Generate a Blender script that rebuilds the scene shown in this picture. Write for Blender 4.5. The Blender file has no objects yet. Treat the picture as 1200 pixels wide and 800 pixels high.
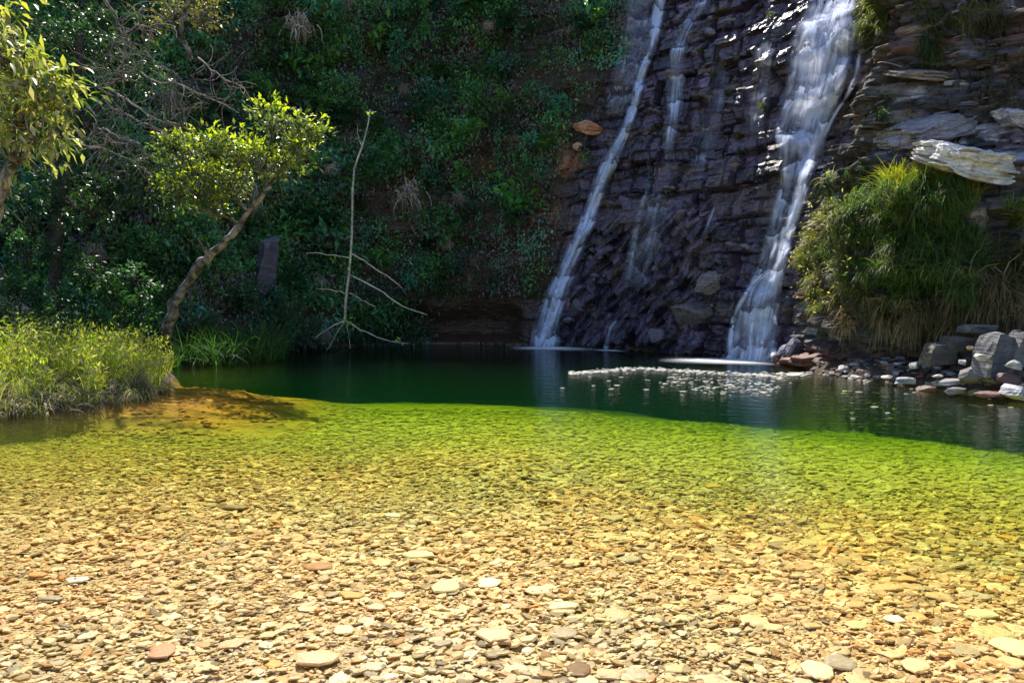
import bpy, math, random
import numpy as np
from mathutils import Vector, Matrix, Quaternion
from mathutils.bvhtree import BVHTree

random.seed(7)
RS = np.random.RandomState(11)
scene = bpy.context.scene
COL = scene.collection

# ------------------------------------------------------------------ camera, sky, sun, exposure
CAMZ, FPX, PITCH = 1.7, 800.0, math.atan(50 / 800.0)
cam_data = bpy.data.cameras.new('camera')
cam = bpy.data.objects.new('camera', cam_data)
COL.objects.link(cam)
cam.location = (0, 0, CAMZ)
cam.rotation_euler = (math.pi / 2 - PITCH, 0, 0)
cam_data.sensor_width = 36
cam_data.lens = 24
cam_data.clip_start = 0.05
cam_data.clip_end = 500
scene.camera = cam

SUN_EL, SUN_AZ = math.radians(58), math.radians(-12)     # azimuth from +Y towards +X
world = bpy.data.worlds.new('World')
scene.world = world
world.use_nodes = True
wn = world.node_tree
for n in list(wn.nodes):
    wn.nodes.remove(n)
sky = wn.nodes.new('ShaderNodeTexSky')
sky.sky_type = 'NISHITA'
sky.sun_disc = False
sky.sun_elevation = SUN_EL
sky.sun_rotation = SUN_AZ
sky.air_density = 1.0
sky.ozone_density = 4.0
bg = wn.nodes.new('ShaderNodeBackground')
bg.inputs['Strength'].default_value = 0.135
wo = wn.nodes.new('ShaderNodeOutputWorld')
wn.links.new(sky.outputs[0], bg.inputs['Color'])
wn.links.new(bg.outputs[0], wo.inputs['Surface'])
sd = bpy.data.lights.new('sun', 'SUN')
sd.energy = 5.0
sd.angle = math.radians(0.5)
sd.color = (1.0, 0.93, 0.8)
sun = bpy.data.objects.new('sun', sd)
COL.objects.link(sun)
SV = Vector((math.sin(SUN_AZ) * math.cos(SUN_EL), math.cos(SUN_AZ) * math.cos(SUN_EL), math.sin(SUN_EL)))
sun.rotation_euler = SV.to_track_quat('Z', 'Y').to_euler()
sun.location = (0, 0, 40)

scene.render.engine = 'CYCLES'
vs = scene.view_settings
vs.view_transform = 'Standard'
vs.look = 'None'
vs.exposure = 0.72
vs.gamma = 1.0
vs.use_curve_mapping = False
cy = scene.cycles
cy.use_denoising = True
cy.max_bounces = 6
cy.diffuse_bounces = 3
cy.glossy_bounces = 3
cy.transmission_bounces = 4
cy.transparent_max_bounces = 24
cy.volume_bounces = 0
cy.sample_clamp_indirect = 6
cy.use_adaptive_sampling = True

# ------------------------------------------------------------------ helpers
CP, SP = math.cos(PITCH), math.sin(PITCH)


def ray(px, py):
    u, v = (px - 600) / FPX, (400 - py) / FPX
    return Vector((u, CP + v * SP, -SP + v * CP))


def at(px, py, dist):
    """World point seen at photograph position (px, py), dist metres away along +Y."""
    d = ray(px, py)
    return Vector((0, 0, CAMZ)) + d * (dist / d.y)


def onwater(px, py, z=0.0):
    d = ray(px, py)
    return Vector((0, 0, CAMZ)) + d * ((z - CAMZ) / d.z)


def h2(i, j, seed=0.0):
    n = np.sin(i * 127.1 + j * 311.7 + seed * 74.7) * 43758.5453
    return n - np.floor(n)


def vnoise(x, y, seed=0.0):
    xi, yi = np.floor(x), np.floor(y)
    fx, fy = x - xi, y - yi
    fx = fx * fx * (3 - 2 * fx)
    fy = fy * fy * (3 - 2 * fy)
    a, b = h2(xi, yi, seed), h2(xi + 1, yi, seed)
    c, d = h2(xi, yi + 1, seed), h2(xi + 1, yi + 1, seed)
    return (a * (1 - fx) + b * fx) * (1 - fy) + (c * (1 - fx) + d * fx) * fy


def fbm(x, y, seed=0.0, octaves=4):
    t, a, s = 0.0, 0.5, 0.0
    for o in range(octaves):
        t = t + a * vnoise(x * 2 ** o, y * 2 ** o, seed + o * 3.1)
        s += a
        a *= 0.5
    return t / s


def sstep(a, b, x):
    t = np.clip((x - a) / (b - a), 0, 1)
    return t * t * (3 - 2 * t)


def unit(a):
    return a / np.maximum(np.linalg.norm(a, axis=-1, keepdims=True), 1e-9)


class Geo:
    """Collects vertices, faces and a colour per vertex and links them as ONE mesh object."""

    def __init__(self):
        self.v, self.c, self.t, self.q, self.n, self.mt, self.mq = [], [], [], [], 0, [], []

    def add(self, v, tris=None, quads=None, col=(1, 1, 1), slot=0):
        v = np.asarray(v, dtype=np.float64).reshape(-1, 3)
        c = np.asarray(col, dtype=np.float64)
        if c.ndim == 1:
            c = np.tile(c, (len(v), 1))
        self.v.append(v)
        self.c.append(c)
        if tris is not None and len(tris):
            self.t.append(np.asarray(tris) + self.n)
            self.mt.append(np.full(len(tris), slot))
        if quads is not None and len(quads):
            self.q.append(np.asarray(quads) + self.n)
            self.mq.append(np.full(len(quads), slot))
        self.n += len(v)

    def mesh(self, name, mats, smooth=True):
        me = bpy.data.meshes.new(name)
        v = np.concatenate(self.v)
        c = np.concatenate(self.c)
        t = np.concatenate(self.t) if self.t else np.zeros((0, 3), int)
        q = np.concatenate(self.q) if self.q else np.zeros((0, 4), int)
        me.vertices.add(len(v))
        me.vertices.foreach_set('co', v.astype(np.float32).ravel())
        me.loops.add(t.size + q.size)
        me.loops.foreach_set('vertex_index', np.concatenate([t.ravel(), q.ravel()]).astype(np.int32))
        me.polygons.add(len(t) + len(q))
        ls = np.concatenate([np.arange(len(t)) * 3, t.size + np.arange(len(q)) * 4])
        me.polygons.foreach_set('loop_start', ls.astype(np.int32))
        if not isinstance(mats, (list, tuple)):
            mats = [mats]
        for m in mats:
            me.materials.append(m)
        mi = np.concatenate((self.mt if self.mt else [np.zeros(0)]) + (self.mq if self.mq else [np.zeros(0)]))
        me.polygons.foreach_set('material_index', mi.astype(np.int32))
        me.polygons.foreach_set('use_smooth', np.full(len(t) + len(q), smooth))
        a = me.color_attributes.new('col', 'FLOAT_COLOR', 'POINT')
        cc = np.ones((len(c), 4), np.float32)
        cc[:, :3] = c
        a.data.foreach_set('color', cc.ravel())
        me.update(calc_edges=True)
        return me

    def build(self, name, mats, parent=None, smooth=True):
        return link(name, self.mesh(name, mats, smooth), parent)


def link(name, me, parent=None):
    o = bpy.data.objects.new(name, me)
    COL.objects.link(o)
    if parent is not None:
        o.parent = parent
    return o


def tag(o, label=None, cat=None, group=None, kind=None):
    if label:
        o['label'] = label
    if cat:
        o['category'] = cat
    if group:
        o['group'] = group
    if kind:
        o['kind'] = kind
    return o


def empty(name, loc, label, cat, group=None):
    o = bpy.data.objects.new(name, None)
    COL.objects.link(o)
    o.location = loc
    o.empty_display_size = 0.2
    return tag(o, label, cat, group)


def place_local(o, parent):
    """Parts are modelled in world space: keep them there under a moved parent."""
    o.parent = parent
    o.matrix_parent_inverse = Matrix.Translation(parent.location).inverted()
    return o


# ---- shape generators
def leaves(g, pos, axis, up, length, width, col, fold=0.25, slot=0):
    """A folded, pointed leaf of five vertices and four faces for each row of pos."""
    N = len(pos)
    axis = unit(axis)
    side = unit(np.cross(axis, up))
    nrm = np.cross(side, axis)
    L = np.asarray(length).reshape(-1, 1) * np.ones((N, 1))
    W = np.asarray(width).reshape(-1, 1) * np.ones((N, 1))
    mid = pos + axis * L * 0.45
    v = np.stack([pos, mid - side * W * 0.5 + nrm * W * fold, mid,
                  mid + side * W * 0.5 + nrm * W * fold, pos + axis * L - nrm * L * 0.12], 1)
    b = (np.arange(N) * 5)[:, None]
    f = np.concatenate([b + np.array([[0, 2, 1]]), b + np.array([[0, 3, 2]]),
                        b + np.array([[1, 2, 4]]), b + np.array([[2, 3, 4]])])
    c = np.repeat(np.asarray(col), 5, 0) if np.ndim(col) == 2 else col
    g.add(v.reshape(-1, 3), tris=f, col=c, slot=slot)


def blades(g, pos, direc, length, width, droop, col, tipcol=None, seg=4, slot=0):
    """Grass blades that start along direc and bend over under gravity."""
    N = len(pos)
    p = pos.copy()
    d = unit(direc)
    L = np.asarray(length).reshape(-1, 1) * np.ones((N, 1))
    W = np.asarray(width).reshape(-1, 1) * np.ones((N, 1))
    dr = np.asarray(droop).reshape(-1, 1) * np.ones((N, 1))
    rnd = unit(RS.normal(size=(N, 3)))
    side = unit(np.cross(d, rnd))
    rows = []
    cols = []
    col = np.asarray(col) if np.ndim(col) == 2 else np.tile(col, (N, 1))
    tipcol = col if tipcol is None else np.asarray(tipcol) * np.ones((N, 3))
    for k in range(seg + 1):
        f = k / seg
        w = W * (1 - f ** 1.6) * 0.5 if k < seg else W * 0
        c = col * (1 - f) + tipcol * f
        if k < seg:
            rows += [p - side * w, p + side * w]
            cols += [c, c]
        else:
            rows += [p.copy()]
            cols += [c]
        p = p + d * L / seg
        d = unit(d + np.array([0, 0, -1.0]) * dr / seg)
    v = np.stack(rows, 1)
    c = np.stack(cols, 1)
    m = v.shape[1]
    b = (np.arange(N) * m)[:, None]
    q = np.concatenate([b + np.array([[2 * k, 2 * k + 1, 2 * k + 3, 2 * k + 2]]) for k in range(seg - 1)])
    t = b + np.array([[2 * seg - 2, 2 * seg - 1, 2 * seg]])
    g.add(v.reshape(-1, 3), tris=t, quads=q, col=c.reshape(-1, 3), slot=slot)


def tube(g, pts, radii, sides=6, col=(1, 1, 1), wob=0.0, slot=0):
    pts = np.array([list(p) for p in pts], float)
    n = len(pts)
    tg = np.gradient(pts, axis=0)
    tg = unit(tg)
    ref = np.array([0.31, 0.2, 0.93])
    a = unit(np.cross(tg, ref))
    b = np.cross(tg, a)
    ang = np.linspace(0, 2 * np.pi, sides, endpoint=False)
    r = np.asarray(radii, float).reshape(-1, 1, 1)
    if wob:
        r = r * (1 + wob * (RS.rand(n, sides, 1) - 0.5))
    v = pts[:, None] + r * (a[:, None] * np.cos(ang)[None, :, None] + b[:, None] * np.sin(ang)[None, :, None])
    i = np.arange(n - 1)[:, None] * sides
    j = np.arange(sides)[None]
    k = (j + 1) % sides
    q = np.stack([i + j, i + k, i + sides + k, i + sides + j], -1).reshape(-1, 4)
    caps = [[(n - 1) * sides + x, (n - 1) * sides + x + 1, (n - 1) * sides] for x in range(1, sides - 1)]
    caps += [[0, x + 1, x] for x in range(1, sides - 1)]
    g.add(v.reshape(-1, 3), quads=q, tris=caps, col=col, slot=slot)


def spline(pts, n):
    """n points on a Catmull-Rom curve through pts."""
    P = np.array([list(p) for p in pts], float)
    P = np.vstack([2 * P[0] - P[1], P, 2 * P[-1] - P[-2]])
    m = len(P) - 3
    out = []
    for t in np.linspace(0, m - 1e-6, n):
        i = int(t)
        f = t - i
        p0, p1, p2, p3 = P[i:i + 4]
        out.append(0.5 * ((2 * p1) + (-p0 + p2) * f + (2 * p0 - 5 * p1 + 4 * p2 - p3) * f * f + (-p0 + 3 * p1 - 3 * p2 + p3) * f ** 3))
    return np.array(out)


def rock_mesh(seed, mat, size=(1, 1, 1), sharp=0.5, sub=2, planes=9, layers=0.0, smooth=False, col=(1, 1, 1)):
    """An angular stone: an icosphere cut back by random planes, with optional bedding layers."""
    rs = np.random.RandomState(seed)
    import bmesh
    bm = bmesh.new()
    bmesh.ops.create_icosphere(bm, subdivisions=sub, radius=1)
    v = np.array([x.co[:] for x in bm.verts])
    f = np.array([[x.index for x in fc.verts] for fc in bm.faces])
    bm.free()
    for k in range(planes):
        nrm = unit(rs.normal(size=3))
        if k % 3 == 0:
            nrm = unit(nrm * np.array([.25, .25, 1]))
        d = rs.uniform(0.42, 0.74)
        s = v @ nrm
        over = s > d
        v[over] -= np.outer(s[over] - d, nrm)
    v += (rs.rand(*v.shape) - .5) * 0.03
    v /= np.abs(v).max(0)
    if layers:
        zz = v[:, 2] / layers
        v[:, :2] *= (1 + 0.16 * (h2(np.floor(zz), seed, 1.0) - .5))[:, None] * 1.0
    v *= np.array(size)
    g = Geo()
    g.add(v, tris=f, col=col)
    return g.mesh('stone', mat, smooth)


# ------------------------------------------------------------------ materials
def new_mat(name):
    m = bpy.data.materials.new(name)
    m.use_nodes = True
    nt = m.node_tree
    for n in list(nt.nodes):
        nt.nodes.remove(n)
    out = nt.nodes.new('ShaderNodeOutputMaterial')
    return m, nt, out


def N(nt, typ, **kw):
    n = nt.nodes.new('ShaderNode' + typ)
    for k, v in kw.items():
        if k in n.inputs:
            n.inputs[k].default_value = v
        else:
            setattr(n, k, v)
    return n


def ramp(nt, fac, stops):
    r = nt.nodes.new('ShaderNodeValToRGB')
    e = r.color_ramp.elements
    while len(e) > 1:
        e.remove(e[-1])
    e[0].position = stops[0][0]
    e[0].color = (*stops[0][1], 1)
    for p, c in stops[1:]:
        x = e.new(p)
        x.color = (*c, 1)
    nt.links.new(fac, r.inputs[0])
    return r.outputs[0]


def mix(nt, typ, fac, a, b):
    m = nt.nodes.new('ShaderNodeMix')
    m.data_type = 'RGBA'
    m.blend_type = typ
    for sock, val in ((m.inputs[0], fac), (m.inputs[6], a), (m.inputs[7], b)):
        if isinstance(val, bpy.types.NodeSocket):
            nt.links.new(val, sock)
        elif isinstance(val, (tuple, list)):
            sock.default_value = (*val, 1)
        else:
            sock.default_value = val
    return m.outputs[2]


def math_node(nt, op, a, b=None, clamp=False):
    m = nt.nodes.new('ShaderNodeMath')
    m.operation = op
    m.use_clamp = clamp
    for i, val in enumerate((a, b)):
        if val is None:
            continue
        if isinstance(val, bpy.types.NodeSocket):
            nt.links.new(val, m.inputs[i])
        else:
            m.inputs[i].default_value = val
    return m.outputs[0]


def vcol(nt):
    return N(nt, 'Attribute', attribute_name='col').outputs['Color']


def leaf_material(name, rough=0.45, trans=0.4, spec=0.5, tint=(1, 1, 1), var=0.3, vvar=0.6):
    m, nt, out = new_mat(name)
    geo = nt.nodes.new('ShaderNodeNewGeometry')
    info = nt.nodes.new('ShaderNodeObjectInfo')
    noise = N(nt, 'TexNoise', Scale=3.0, Detail=3.0)
    nt.links.new(geo.outputs['Position'], noise.inputs['Vector'])
    c = mix(nt, 'MULTIPLY', 1.0, vcol(nt), tint)
    br = ramp(nt, noise.outputs[0], [(0.3, (1 - var,) * 3), (0.7, (1 + var,) * 3)])
    c = mix(nt, 'MULTIPLY', 1.0, c, br)
    hsv = N(nt, 'HueSaturation')
    nt.links.new(math_node(nt, 'MULTIPLY_ADD', info.outputs['Random'], 0.03), hsv.inputs['Hue'])
    hsv.inputs['Hue'].links[0].from_node.inputs[2].default_value = 0.485
    nt.links.new(math_node(nt, 'MULTIPLY_ADD', info.outputs['Random'], vvar), hsv.inputs['Value'])
    hsv.inputs['Value'].links[0].from_node.inputs[2].default_value = 1 - vvar / 2
    nt.links.new(c, hsv.inputs['Color'])
    c = hsv.outputs[0]
    p = N(nt, 'BsdfPrincipled', Roughness=rough)
    p.inputs['Specular IOR Level'].default_value = spec
    nt.links.new(c, p.inputs['Base Color'])
    tr = N(nt, 'BsdfTranslucent')
    ct = mix(nt, 'MULTIPLY', 1.0, c, (1.5, 1.6, 0.5))
    nt.links.new(ct, tr.inputs['Color'])
    ms = N(nt, 'MixShader')
    ms.inputs[0].default_value = trans
    nt.links.new(p.outputs[0], ms.inputs[1])
    nt.links.new(tr.outputs[0], ms.inputs[2])
    nt.links.new(ms.outputs[0], out.inputs['Surface'])
    return m


def bark_material(name, base, pale, scale=6.0):
    m, nt, out = new_mat(name)
    geo = nt.nodes.new('ShaderNodeNewGeometry')
    no = N(nt, 'TexNoise', Scale=scale, Detail=6.0, Roughness=0.65)
    nt.links.new(geo.outputs['Position'], no.inputs['Vector'])
    no2 = N(nt, 'TexNoise', Scale=scale * 6, Detail=4.0)
    nt.links.new(geo.outputs['Position'], no2.inputs['Vector'])
    c = ramp(nt, no.outputs[0], [(0.42, base), (0.58, pale)])
    p = N(nt, 'BsdfPrincipled', Roughness=0.85)
    nt.links.new(mix(nt, 'MULTIPLY', 0.6, c, ramp(nt, no2.outputs[0], [(0.3, (.4, .4, .4)), (0.7, (1.2, 1.2, 1.2))])), p.inputs['Base Color'])
    bp = N(nt, 'Bump', Strength=0.5, Distance=0.02)
    nt.links.new(no2.outputs[0], bp.inputs['Height'])
    nt.links.new(bp.outputs[0], p.inputs['Normal'])
    nt.links.new(p.outputs[0], out.inputs['Surface'])
    return m


def rock_material(name, wet_from_attr=True, rough=(0.12, 0.75), bump=0.8, objcol=None):
    """Layered stone; colour per vertex, fine bedding streaks and grain from noise; alpha-free.
    The attribute wet drives the gloss."""
    m, nt, out = new_mat(name)
    geo = nt.nodes.new('ShaderNodeNewGeometry')
    mp = N(nt, 'Mapping')
    mp.inputs['Scale'].default_value = (1.2, 1.2, 9.0)
    mp.inputs['Rotation'].default_value = (0.05, 0.16, 0)
    nt.links.new(geo.outputs['Position'], mp.inputs['Vector'])
    bed = N(nt, 'TexNoise', Scale=1.6, Detail=7.0, Roughness=0.62)
    nt.links.new(mp.outputs[0], bed.inputs['Vector'])
    gr = N(nt, 'TexNoise', Scale=14.0, Detail=6.0, Roughness=0.7)
    nt.links.new(geo.outputs['Position'], gr.inputs['Vector'])
    c = vcol(nt)
    iso = N(nt, 'TexNoise', Scale=2.6, Detail=7.0, Roughness=0.62)
    nt.links.new(geo.outputs['Position'], iso.inputs['Vector'])
    wt = N(nt, 'Attribute', attribute_name='wet').outputs['Fac']
    bedmix = nt.nodes.new('ShaderNodeMix')
    nt.links.new(wt, bedmix.inputs[0])
    nt.links.new(bed.outputs[0], bedmix.inputs[2])
    nt.links.new(iso.outputs[0], bedmix.inputs[3])
    bed = bedmix
    c = mix(nt, 'MULTIPLY', 1.0, c, ramp(nt, bed.outputs[0], [(0.32, (.45, .42, .42)), (0.5, (1, 1, 1)), (0.68, (1.55, 1.5, 1.5))]))
    c = mix(nt, 'MULTIPLY', 0.8, c, ramp(nt, gr.outputs[0], [(0.3, (.55, .55, .55)), (0.7, (1.35, 1.35, 1.35))]))
    if objcol:
        info = nt.nodes.new('ShaderNodeObjectInfo')
        c = mix(nt, 'MULTIPLY', 1.0, c, ramp(nt, info.outputs['Random'], objcol))
    p = N(nt, 'BsdfPrincipled')
    p.inputs['Specular IOR Level'].default_value = 0.75
    nt.links.new(c, p.inputs['Base Color'])
    if wet_from_attr:
        w = N(nt, 'Attribute', attribute_name='wet').outputs['Fac']
        r = nt.nodes.new('ShaderNodeMapRange')
        r.inputs[3].default_value = rough[1]
        r.inputs[4].default_value = rough[0]
        nt.links.new(w, r.inputs[0])
        rr = math_node(nt, 'ADD', r.outputs[0], math_node(nt, 'MULTIPLY', gr.outputs[0], 0.18))
        nt.links.new(rr, p.inputs['Roughness'])
    else:
        p.inputs['Roughness'].default_value = rough[1]
    h = math_node(nt, 'ADD', math_node(nt, 'MULTIPLY', bed.outputs[0], 1.0), math_node(nt, 'MULTIPLY', gr.outputs[0], 0.35))
    bp = N(nt, 'Bump', Strength=bump, Distance=0.09)
    nt.links.new(h, bp.inputs['Height'])
    nt.links.new(bp.outputs[0], p.inputs['Normal'])
    nt.links.new(p.outputs[0], out.inputs['Surface'])
    return m


M_ROCK = rock_material('layered_rock')
M_LOOSE = rock_material('loose_rock', wet_from_attr=False, rough=(0.5, 0.55), bump=0.5)

# stones on the bed: colour per vertex (loose pebbles) or per object
def pebble_material(name, from_object):
    m, nt, out = new_mat(name)
    geo = nt.nodes.new('ShaderNodeNewGeometry')
    if from_object:
        info = nt.nodes.new('ShaderNodeObjectInfo')
        c = ramp(nt, info.outputs['Random'], [(0, (.56, .42, .26)), (.12, (.62, .48, .30)), (.25, (.42, .31, .19)), (.4, (.66, .56, .40)),
                                            (.52, (.58, .36, .17)), (.62, (.70, .55, .34)), (.72, (.40, .34, .26)), (.8, (.66, .56, .40)), (.9, (.63, .44, .24)), (1, (.30, .25, .19))])
        c = mix(nt, 'MULTIPLY', 1.0, c, vcol(nt))
    else:
        c = vcol(nt)
    no = N(nt, 'TexNoise', Scale=45.0, Detail=5.0, Roughness=0.7)
    nt.links.new(geo.outputs['Position'], no.inputs['Vector'])
    c = mix(nt, 'MULTIPLY', 0.75, c, ramp(nt, no.outputs[0], [(0.3, (.62, .58, .52)), (0.68, (1.25, 1.25, 1.25))]))
    p = N(nt, 'BsdfPrincipled', Roughness=0.6)
    nt.links.new(c, p.inputs['Base Color'])
    nt.links.new(p.outputs[0], out.inputs['Surface'])
    return m


M_PEB = pebble_material('pebble_stone', False)
M_STONE = pebble_material('flat_stone', True)

m, nt, out = new_mat('bed_and_bank_soil')
geo = nt.nodes.new('ShaderNodeNewGeometry')
vo = N(nt, 'TexVoronoi', Scale=16.0)
mp = N(nt, 'Mapping')
mp.inputs['Scale'].default_value = (0.7, 1.2, 1)
nt.links.new(geo.outputs['Position'], mp.inputs['Vector'])
nt.links.new(mp.outputs[0], vo.inputs['Vector'])
no = N(nt, 'TexNoise', Scale=1.3, Detail=6.0)
nt.links.new(geo.outputs['Position'], no.inputs['Vector'])
sep = N(nt, 'SeparateColor')
nt.links.new(vo.outputs['Color'], sep.inputs[0])
c = ramp(nt, sep.outputs[0], [(0, (.55, .42, .26)), (.5, (.66, .55, .36)), (1, (.75, .68, .5))])
c = mix(nt, 'MULTIPLY', 1.0, c, vcol(nt))
c = mix(nt, 'MULTIPLY', 0.5, c, ramp(nt, no.outputs[0], [(0.3, (.6, .6, .6)), (0.7, (1.2, 1.2, 1.2))]))
p = N(nt, 'BsdfPrincipled', Roughness=0.8)
nt.links.new(c, p.inputs['Base Color'])
bp = N(nt, 'Bump', Strength=0.6, Distance=0.03)
nt.links.new(vo.outputs['Distance'], bp.inputs['Height'])
nt.links.new(bp.outputs[0], p.inputs['Normal'])
nt.links.new(p.outputs[0], out.inputs['Surface'])
M_BED = m

# water: clear, absorbs red a little and blue strongly
m, nt, out = new_mat('green_pool_water')
geo = nt.nodes.new('ShaderNodeNewGeometry')
mp = N(nt, 'Mapping')
mp.inputs['Scale'].default_value = (1.0, 2.2, 1)
mp.inputs['Rotation'].default_value = (0, 0, 0.25)
nt.links.new(geo.outputs['Position'], mp.inputs['Vector'])
n1 = N(nt, 'TexNoise', Scale=2.4, Detail=3.0, Roughness=0.5)
n2 = N(nt, 'TexNoise', Scale=9.0, Detail=2.0)
nt.links.new(mp.outputs[0], n1.inputs['Vector'])
nt.links.new(mp.outputs[0], n2.inputs['Vector'])
h = math_node(nt, 'ADD', n1.outputs[0], math_node(nt, 'MULTIPLY', n2.outputs[0], 0.3))
bp = N(nt, 'Bump', Strength=0.3, Distance=0.06)
nt.links.new(h, bp.inputs['Height'])
fr = N(nt, 'Fresnel', IOR=1.33)
nt.links.new(bp.outputs[0], fr.inputs['Normal'])
gl = N(nt, 'BsdfGlossy', Roughness=0.06)
nt.links.new(bp.outputs[0], gl.inputs['Normal'])
tp = N(nt, 'BsdfTransparent')
ms = N(nt, 'MixShader')
nt.links.new(fr.outputs[0], ms.inputs[0])
nt.links.new(tp.outputs[0], ms.inputs[1])
nt.links.new(gl.outputs[0], ms.inputs[2])
nt.links.new(ms.outputs[0], out.inputs['Surface'])
va = N(nt, 'VolumeAbsorption', Density=1.15)
va.inputs['Color'].default_value = (0.725, 0.855, 0.2, 1)
vsct = N(nt, 'VolumeScatter', Density=0.02)
vsct.inputs['Color'].default_value = (0.03, 0.8, 0.42, 1)
addv = N(nt, 'AddShader')
nt.links.new(va.outputs[0], addv.inputs[0])
nt.links.new(vsct.outputs[0], addv.inputs[1])
nt.links.new(addv.outputs[0], out.inputs['Volume'])
M_WATER = m
M_LEAF = leaf_material('green_leaf')
M_GLOSSY = leaf_material('glossy_leaf', rough=0.42, trans=0.35, spec=0.5)
M_GRASS = leaf_material('grass_blade', rough=0.5, trans=0.5, spec=0.4, vvar=0.1)
M_DRY = leaf_material('dry_leaf', rough=0.7, trans=0.25, spec=0.25)
M_BARK = bark_material('mottled_bark', (.04, .032, .028), (.26, .24, .22), 4.2)
M_BRIGHT = leaf_material('sunlit_leaf', rough=0.35, trans=0.5, spec=0.5, vvar=0.1)
M_DARKSTEM = bark_material('dark_stem', (.03, .025, .018), (.08, .07, .05), 9)
M_TWIG = bark_material('bare_grey_twig', (.12, .10, .085), (.30, .27, .25), 9)

# falling water: soft streaks along the flow
m, nt, out = new_mat('falling_water')
uv = N(nt, 'UVMap')
mp = N(nt, 'Mapping')
mp.inputs['Scale'].default_value = (6.5, 0.45, 1)
nt.links.new(uv.outputs[0], mp.inputs['Vector'])
n1 = N(nt, 'TexNoise', Scale=1.0, Detail=5.0, Roughness=0.6, Distortion=0.25)
nt.links.new(mp.outputs[0], n1.inputs['Vector'])
mp2 = N(nt, 'Mapping')
mp2.inputs['Scale'].default_value = (2.2, 1.9, 1)
nt.links.new(uv.outputs[0], mp2.inputs['Vector'])
n2 = N(nt, 'TexNoise', Scale=1.0, Detail=3.0)
nt.links.new(mp2.outputs[0], n2.inputs['Vector'])
dens = N(nt, 'Attribute', attribute_name='dens').outputs['Fac']
st = ramp(nt, n1.outputs[0], [(0.36, (.2,) * 3), (0.62, (1.1, 1.1, 1.1))])
sepv = N(nt, 'SeparateXYZ')
nt.links.new(uv.outputs[0], sepv.inputs[0])
stp = math_node(nt, 'ADD', math_node(nt, 'MULTIPLY', sepv.outputs[1], 0.85), math_node(nt, 'MULTIPLY', n2.outputs[0], 1.5))
stp = math_node(nt, 'FRACT', stp)
bd = ramp(nt, stp, [(0.0, (.3,) * 3), (0.07, (1.35,) * 3), (0.3, (.8,) * 3), (1.0, (.16,) * 3)])
f = math_node(nt, 'MULTIPLY', math_node(nt, 'MULTIPLY', st, bd), dens, clamp=True)
df = N(nt, 'BsdfDiffuse', Color=(.74, .80, 1.0, 1))
tl = N(nt, 'BsdfTranslucent', Color=(.74, .80, 1.0, 1))
a1 = N(nt, 'MixShader')
a1.inputs[0].default_value = 0.3
nt.links.new(df.outputs[0], a1.inputs[1])
nt.links.new(tl.outputs[0], a1.inputs[2])
ms = N(nt, 'MixShader')
nt.links.new(f, ms.inputs[0])
nt.links.new(N(nt, 'BsdfTransparent').outputs[0], ms.inputs[1])
nt.links.new(a1.outputs[0], ms.inputs[2])
nt.links.new(ms.outputs[0], out.inputs['Surface'])
M_FALL = m

m, nt, out = new_mat('white_foam')
p = N(nt, 'BsdfPrincipled', Roughness=0.6)
p.inputs['Base Color'].default_value = (.62, .58, .53, 1)
nt.links.new(p.outputs[0], out.inputs['Surface'])
M_FOAM = m

# ------------------------------------------------------------------ the pool: bed, banks and water
SHORE = [(-200, 520), (-80, 498), (0, 488), (100, 479), (185, 462), (206, 442), (200, 430), (330, 422), (338, 413), (420, 408), (520, 405),
         (620, 406), (730, 411), (830, 418), (905, 425), (950, 435), (1000, 445), (1080, 452), (1200, 467), (1350, 492)]
shore = [tuple(c_ * (1.07 if 335 < p[0] < 910 else 1.0) for c_ in onwater(*p)[:2]) for p in SHORE]
shore = [(-13, -14), (-12, 4)] + shore + [(10.5, 5), (12, -14)]
shore = np.array(shore)


def shore_dist(x, y):
    """Distance to the waterline, positive in the pool, negative on land."""
    d = np.full(x.shape, 1e9)
    ins = np.zeros(x.shape, bool)
    n = len(shore)
    for i in range(n):
        a, b = shore[i], shore[(i + 1) % n]
        ab = b - a
        t = np.clip(((x - a[0]) * ab[0] + (y - a[1]) * ab[1]) / (ab @ ab), 0, 1)
        d = np.minimum(d, np.hypot(x - a[0] - t * ab[0], y - a[1] - t * ab[1]))
        cond = ((a[1] > y) != (b[1] > y))
        xs = (b[0] - a[0]) * (y - a[1]) / (b[1] - a[1] + 1e-12) + a[0]
        ins ^= cond & (x < xs)
    return np.where(ins, d, -d)


def bed_z(x, y):
    x = np.asarray(x, float)
    y = np.asarray(y, float)
    sd_ = shore_dist(x, y)
    q = y + np.where(x > 0, 0.62, 0.15) * x + (0.8 + 1.6 * sstep(10, 14, y)) * (fbm(x * .35, y * .35, 5) - .5)
    dep = np.interp(q, [-10, 2.5, 4, 5.5, 7, 9, 12, 15, 18.0, 21, 25], [.02, .04, .10, .18, .28, .40, .52, .74, 1.08, 1.5, 2.1])
    left = sstep(-2.6, -5.8, x + 1.6 * (fbm(x * .7, y * .9, 18) - .5)) * sstep(9.6, 11.5, y) * sstep(16.5, 13.5, y)
    dep = dep * (1 - left) + np.minimum(dep, np.interp(sd_, [0, 1.5, 3, 4.5], [.07, .16, .26, .7])) * left
    dep = np.minimum(dep, .02 + np.maximum(sd_, 0) * (4.0 - 3.1 * left))
    dep = dep + 0.03 * (fbm(x * 1.3, y * 1.3, 9) - .5) * np.clip(dep * 6, 0, 1)
    land = 0.04 + (0.55 - .45 * sstep(16, 19, y)) * (1 - np.exp(np.minimum(sd_, 0) * 0.9)) + 0.12 * (fbm(x * .9, y * .9, 2) - .5)
    w = sstep(-0.25, 0.12, sd_)
    return land * (1 - w) - dep * w


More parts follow.
